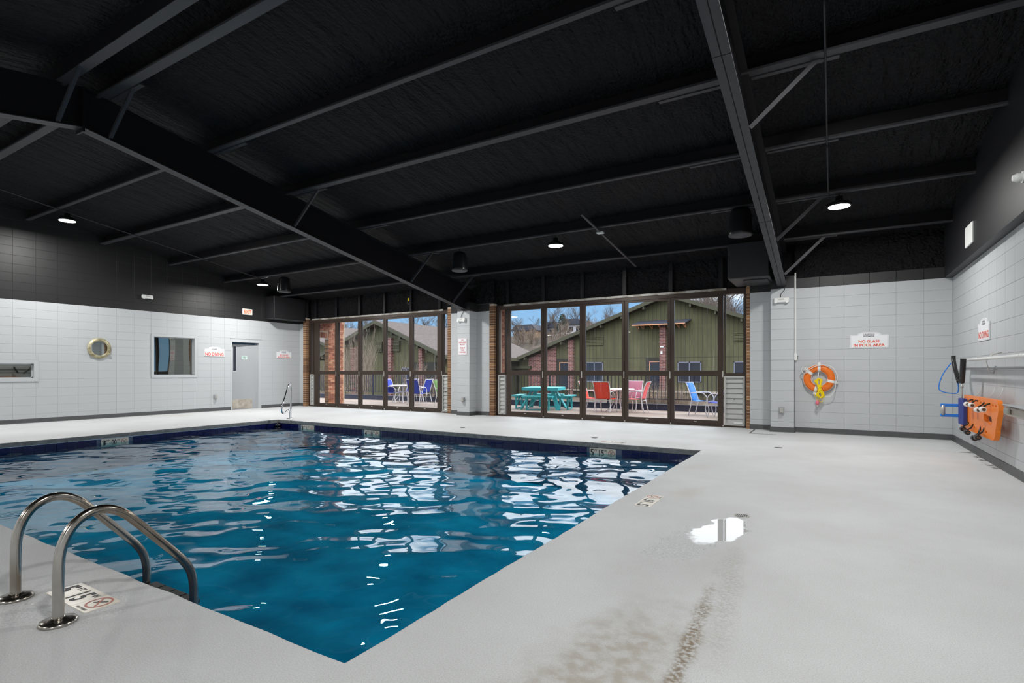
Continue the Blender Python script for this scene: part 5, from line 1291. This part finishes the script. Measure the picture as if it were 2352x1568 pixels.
# far houses on the hill
def far_house(x, y, w, h, wallm, label, roof='farroof'):
    z = hill_z(x, y) - .3
    g = empty('hill_house', (x, y, z), label, 'house', 'small houses on the far hill')
    f = MB(); f.box(x - w / 2, x + w / 2, y, y + 6, z - 2, z + h); ob('wall', f, wallm, g)
    f = MB(); f.prism([(x - w / 2 - .5, z + h), (x + w / 2 + .5, z + h), (x + w * .38, z + h + 1.3), (x - w * .38, z + h + 1.3)], y - .6, y + 6.5, 'y'); ob('roof', f, roof, g)
    for k in range(3):
        xx = x - w / 2 + w * (k + .5) / 3; f = MB(); f.box(xx - .5, xx + .5, y - .06, y, z + h * .35, z + h * .8); ob('window', f, 'glassdark', g)
def at(u, d):                                        # point on the ground plan seen in picture column u, at Y=d
    a = (u - 1176) / 1231.; c, s = cos(R(30.99)), sin(R(30.99)); return d * (a * c - s) / (a * s + c)
far_house(at(1205, 105), 105, 5.6, 2.0, 'fartan', 'tan house on the far hill, left of the pair in the second pane')
far_house(at(1268, 112), 112, 3.4, 2.4, 'farwhite', 'blue-white house among trees on the far hill')
far_house(at(1312, 112), 112, 5.2, 2.4, 'farwhite', 'white house on the far hill just above the green roof line')

# ------------------------------------------------------------------ bare trees
def tree_mesh(seed, h, m, spread=.55, levels=5, trunk=.16, sides=4, kids=(2, 3), multi=1, up=.25, lean=.25, taper=.62):
    r = random.Random(seed); mb = MB()
    def grow(p, d, L, rad, lv):
        n_ = 3; pts = [p]; q = p; dd = d
        for i in range(n_):
            dd = (dd + Vector((r.uniform(-1, 1), r.uniform(-1, 1), r.uniform(-.5, 1) * .6 + up * .3)) * .14).normalized(); q = q + dd * L / n_; pts.append(q)
        rr = [rad * (1 - .35 * i / n_) for i in range(n_ + 1)]
        mb.tube(pts, rr, sides if lv > 2 else 3, cap=False)
        if lv == 0: return
        for k in range(r.randint(*kids) + (1 if lv < 3 else 0)):
            t = r.uniform(.45, 1.0) if k else 1.0; i = min(n_, int(t * n_)); bp = pts[i]
            ax = Vector((r.uniform(-1, 1), r.uniform(-1, 1), r.uniform(-.3, .5))).normalized()
            nd = (dd + ax * spread * r.uniform(.7, 1.3) + Vector((0, 0, up))).normalized()
            grow(bp, nd, L * r.uniform(.62, .82), rr[i] * taper, lv - 1)
    for s_ in range(multi):
        d0 = Vector((r.uniform(-1, 1), r.uniform(-1, 1), 0)) * lean; d0.z = 1
        grow(Vector((r.uniform(-.1, .1) * (multi > 1), r.uniform(-.1, .1) * (multi > 1), -.1)), d0.normalized(), h * .33, trunk, levels)
    me = mb.mesh('crown'); me.materials.append(M[m]); return me
trees = [tree_mesh(s, 11, 'bark', levels=6, trunk=.24, kids=(3, 3), taper=.70, spread=.75, up=.12) for s in (1, 2, 3)]
ti = 0
def tree(x, y, z, s, label, me=None, group='bare trees on the far hill', nm='bare_tree'):
    global ti
    o = bpy.data.objects.new(nm, me or trees[ti % 3]); COL.objects.link(o); o.location = (x, y, z); o.scale = (s, s, s * rnd.uniform(.9, 1.1)); o.rotation_euler = (0, 0, rnd.random() * 6.28)
    tag(o, label, 'tree', group); ti += 1; return o
def ht(u, d, s, label, dz=-.2, **k): x = at(u, d); return tree(x, d, hill_z(x, d) + dz, s, label, **k)
ht(1272, 108, .95, 'tall bare tree standing between the two hill houses')
for (u, d, s) in ((1165, 100, .8), (1188, 96, .85), (1230, 110, .6), (1248, 112, .7), (1325, 114, .75), (1355, 116, .7), (1380, 118, .75), (1405, 120, .7), (1300, 106, .6),
                  (1150, 92, .8), (800, 95, .8), (815, 90, .85), (838, 88, .95), (850, 92, .9), (862, 86, .8), (930, 96, .95), (975, 100, .8), (1020, 95, .95), (1030, 90, .9), (782, 92, .8), (1008, 105, .7)):
    ht(u, d, s, 'leafless tree on the far hill among the others')
for (u, d, s) in ((1590, 66, 1.0), (1606, 70, 1.1), (1625, 68, 1.05), (1640, 65, 1.0), (1612, 76, 1.1), (1675, 64, .95), (1686, 70, 1.05), (1694, 66, 1.0), (1705, 63, .95), (1718, 68, .95), (1655, 67, 1.0), (1630, 78, 1.15), (1665, 76, 1.1), (1645, 82, 1.2)):
    x = at(u, d); tree(x, d, -1 + (d - 60) * .15, s * 1.15, 'leafless tree behind the right slope of the green roof', group='bare trees behind the green building')
hillbrush = tree_mesh(21, 3.6, 'bark', levels=3, trunk=.06, kids=(2, 3), multi=5, lean=.8, taper=.8, sides=3)
mb = MB(); rb = random.Random(9); src = hillbrush
vsrc = [v.co.copy() for v in src.vertices]; fsrc = [tuple(p.vertices) for p in src.polygons]
for i in range(110):
    u = rb.uniform(1145, 1400) if i % 3 else rb.uniform(780, 1040); d = rb.uniform(74, 103); x = at(u, d); s_ = rb.uniform(.7, 1.3); a = rb.random() * 6.28; z = hill_z(x, d)
    mb.add([(x + s_ * (v.x * cos(a) - v.y * sin(a)), d + s_ * (v.x * sin(a) + v.y * cos(a)), z + s_ * v.z) for v in vsrc], fsrc)
ob('hill_brush', mb, 'twig', org=(0, 90, 0), kind='stuff', label='tangled leafless brush covering the far hillside', cat='brush')
ev = MB(); re_ = random.Random(4); x0 = at(1292, 108); z0 = hill_z(x0, 108)
for i in range(260):
    t = re_.random(); rr_ = (1 - t) * 1.3 + .1; a = re_.random() * 6.28; p = Vector((x0 + rr_ * cos(a), 108 + rr_ * sin(a), z0 + .4 + t * 4.2)); q = p + Vector((cos(a), sin(a), -.3)) * .35; ev.bar(p, q, .22, .05)
ob('evergreen_tree', ev, 'evergreen', label='dark evergreen beside the white house on the far hill', cat='tree')

# near bushes beyond the railing
b1 = tree_mesh(31, 5.2, 'barkpale', levels=4, trunk=.032, kids=(2, 3), multi=11, lean=.6, spread=.42, up=.45, taper=.72)
b2 = tree_mesh(32, 4.2, 'barkpale', levels=3, trunk=.03, kids=(1, 3), multi=8, lean=.45, spread=.4, up=.5, taper=.72)
def bush(u, d, me, s, label):
    x = at(u, d); o = bpy.data.objects.new('bare_shrub', me); COL.objects.link(o); o.location = (x, d, -.8); o.scale = (s, s, s); tag(o, label, 'shrub', 'leafless shrubs beyond the railing'); return o
bush(840, 21.5, b1, 1.0, 'big pale many-stemmed leafless shrub outside the left glass wall, left of the blue chairs')
bush(812, 24.0, b2, 1.1, 'leafless shrub just right of the brick porch pier')
bush(940, 22.5, b2, .85, 'leafless shrub behind the table with blue chairs')
bush(985, 23, b2, .75, 'leafless shrub behind the right blue chair at left')
bush(752, 23, b2, .85, 'leafless shrub seen through the brick porch opening')
t1 = tree_mesh(41, 2.2, 'twigpale', levels=3, trunk=.016, kids=(2, 4), multi=20, lean=1.0, spread=.5, up=.3, taper=.75)
for i, u in enumerate((1452, 1478, 1500, 1522, 1545)):
    x = at(u, 18.4); o = bpy.data.objects.new('twiggy_shrub', t1); COL.objects.link(o); o.location = (x, 18.4 + .2 * (i % 2), -.8); o.rotation_euler = (0, 0, i * 1.3)
    tag(o, 'dense twiggy brown shrub behind the railing, %s' % ['first right of the red chairs', 'second right of the red chairs', 'third right of the red chairs', 'fourth right of the red chairs', 'last before the bright blue chair'][i], 'shrub', 'twiggy shrubs behind the railing')
f = MB(); 
g = empty('planter_box', (-5.6, 19.6, -.8), 'weathered wooden planter box behind the twiggy shrubs', 'planter')
f.box(-6.0, -5.2, 19.4, 19.8, -.8, .35); ob('box', f, 'fartan', g)

# ------------------------------------------------------------------ patio furniture
def chair_parts(root, sling):
    # faces +x, seat centre at origin
    for s_ in (-1, 1):
        y = s_ * .26
        f = MB(); f.tube(spline([(-.36, y, .93), (-.30, y, .80), (-.22, y, .55), (-.19, y, .42), (-.21, y, .28), (-.28, y, .0)], 5), .014, 8); ob('side_frame', f, 'frame_white', root)
        f = MB(); f.tube(spline([(-.24, y, .62), (-.05, y * 1.08, .645), (.14, y * 1.08, .63), (.24, y * 1.04, .52), (.25, y, .40), (.20, y, .22), (.24, y, 0)], 5), .014, 8); ob('arm_leg', f, 'frame_white', root)
    f = MB(); f.tube([(.23, -.26, .40), (.23, .26, .40)], .012, 8); f.tube([(-.2, -.26, .36), (-.2, .26, .36)], .012, 8); f.tube([(-.355, -.26, .925), (-.355, .26, .925)], .012, 8)
    ob('cross_bar', f, 'frame_white', root)
    def sheet(P_, t=.008):
        P_ = spline(P_, 4); V0 = []
        for p in P_:
            for y in (-.245, .245):
                V0 += [(p.x, y, p.z), (p.x + t * .7, y, p.z + t * .7)]
        n_ = len(P_); F0 = []
        for i in range(n_ - 1):
            a_ = i * 4; b_ = a_ + 4; F0 += [(a_, b_, b_ + 2, a_ + 2), (a_ + 1, a_ + 3, b_ + 3, b_ + 1), (a_, a_ + 1, b_ + 1, b_), (a_ + 2, b_ + 2, b_ + 3, a_ + 3)]
        F0 += [(0, 2, 3, 1), ((n_ - 1) * 4, (n_ - 1) * 4 + 1, (n_ - 1) * 4 + 3, (n_ - 1) * 4 + 2)]
        return MB().add(V0, F0, True)
    ob('seat', sheet([(-.19, 0, .42), (-.05, 0, .395), (.10, 0, .40), (.235, 0, .42)]), sling, root)
    ob('backrest', sheet([(-.35, 0, .915), (-.30, 0, .80), (-.22, 0, .56), (-.19, 0, .42)]), sling, root)
c0 = local('patio_chair', (-5.95, 15.45, -.012), R(85), label='bright red sling chair with its back to the glass, at the patio table', cat='chair', group='sling chairs on the patio')
chair_parts(c0, 'slingred')
def chair(x, y, rz, sling, label):
    return copy_tree(c0, (x, y, -.012), rz, label, (('seat', 'backrest'), sling))
chair(-6.52, 15.72, R(5), 'slingred', 'red sling chair at the left of the red-chair table, facing right')
chair(-5.08, 15.78, R(183), 'slingpink', 'faded red sling chair at the right of the red-chair table, facing left')
chair(-5.55, 16.62, R(265), 'slingrose', 'dusty rose sling chair at the far side of the red-chair table')
chair(-3.22, 15.80, R(-8), 'slingblue', 'bright blue sling chair at the right glass wall, facing right')
chair(-2.62, 15.20, R(170), 'slingroyal', 'dark blue sling chair half hidden by the last mullion of the right glass wall')
chair(-14.92, 15.8, R(8), 'slingroyal', 'blue sling chair at the left side of the left patio table')
chair(-13.42, 15.42, R(98), 'slingroyal', 'blue sling chair with its back to the left glass wall, half behind a mullion')
chair(-14.05, 16.45, R(185), 'slingroyal', 'blue sling chair at the right side of the left patio table')
chair(-15.05, 16.72, R(268), 'slingroyal', 'blue sling chair on the far side of the left patio table')
chair(-11.95, 15.2, R(15), 'slinggreen', 'green sling chair mostly hidden behind the last mullion of the left glass wall')
t0 = local('patio_table', (-5.78, 16.02, -.012), 0, label='round white patio table among the red chairs', cat='table', group='round white patio tables')
f = MB(); f.lathe([(.50, .66), (.52, .67), (.52, .69), (.50, .70)], (0, 0, 0), 32); ob('table_top', f, 'frame_white', t0)
for k in range(4):
    a = pi / 4 + k * pi / 2; c, s = cos(a), sin(a)
    f = MB(); f.tube(spline([(c * .42, s * .42, .66), (c * .22, s * .22, .50), (c * .14, s * .14, .32), (c * .26, s * .26, .12), (c * .40, s * .40, 0)], 6), .014, 8); ob('leg', f, 'frame_white', t0)
copy_tree(t0, (-2.15, 15.75, -.012), 0, 'round white patio table at the right glass wall beside the bright blue chair')
copy_tree(t0, (-14.72, 16.05, -.012), 0, 'round white patio table among the blue chairs at left')

pn = local('picnic_table', (-8.25, 15.80, -.012), R(14), label='teal painted wooden picnic table with benches on four sides', cat='picnic table')
for k in range(6):
    f = MB(); f.cbox(-.60, .60, -.60 + k * .2 + .004, -.60 + k * .2 + .196, .68, .72, .004); ob('top_plank', f, 'teal', pn)
f = MB(); f.box(-.60, .60, -.60, -.57, .62, .68); f.box(-.60, .60, .57, .60, .62, .68); f.box(-.60, -.57, -.57, .57, .62, .68); f.box(.57, .60, -.57, .57, .62, .68); ob('apron', f, 'teal', pn)
for k in range(4):
    a = k * pi / 2; c, s = cos(a), sin(a)
    def rt(x, y, z): return (x * c - y * s, x * s + y * c, z)
    f = MB(); f.bar(rt(.34, -.30, .66), rt(.62, -.62, .0), .14, .04, rt(0, 1, 0)); ob('leg', f, 'teal', pn)
    f = MB(); f.bar(rt(.86, -.50, .44), rt(.86, .50, .44), .27, .038, (0, 0, 1)); ob('bench_seat', f, 'teal', pn)
    f = MB(); f.bar(rt(.86, -.49, .40), rt(.86, .49, .40), .03, .07, (0, 0, 1)); f.bar(rt(.40, 0, .38), rt(.92, 0, .38), .04, .08, (0, 0, 1)); ob('bench_beam', f, 'teal', pn)
    f = MB()
    for y in (-.36, .36): f.bar(rt(.86, y, .42), rt(.86, y, 0), .05, .05); f.bar(rt(.86, y, .02), rt(.86, y * .1, .36), .03, .03)
    f.bar(rt(.86, -.36, .02), rt(.86, .36, .02), .04, .04, (0, 0, 1)); ob('bench_support', f, 'teal', pn)
f = MB(); f.bar((-.42, 0, .36), (.42, 0, .36), .04, .09, (0, 0, 1)); f.bar((0, -.42, .36), (0, .42, .36), .04, .09, (0, 0, 1)); ob('cross_beam', f, 'teal', pn)
print('objects', len(bpy.data.objects))
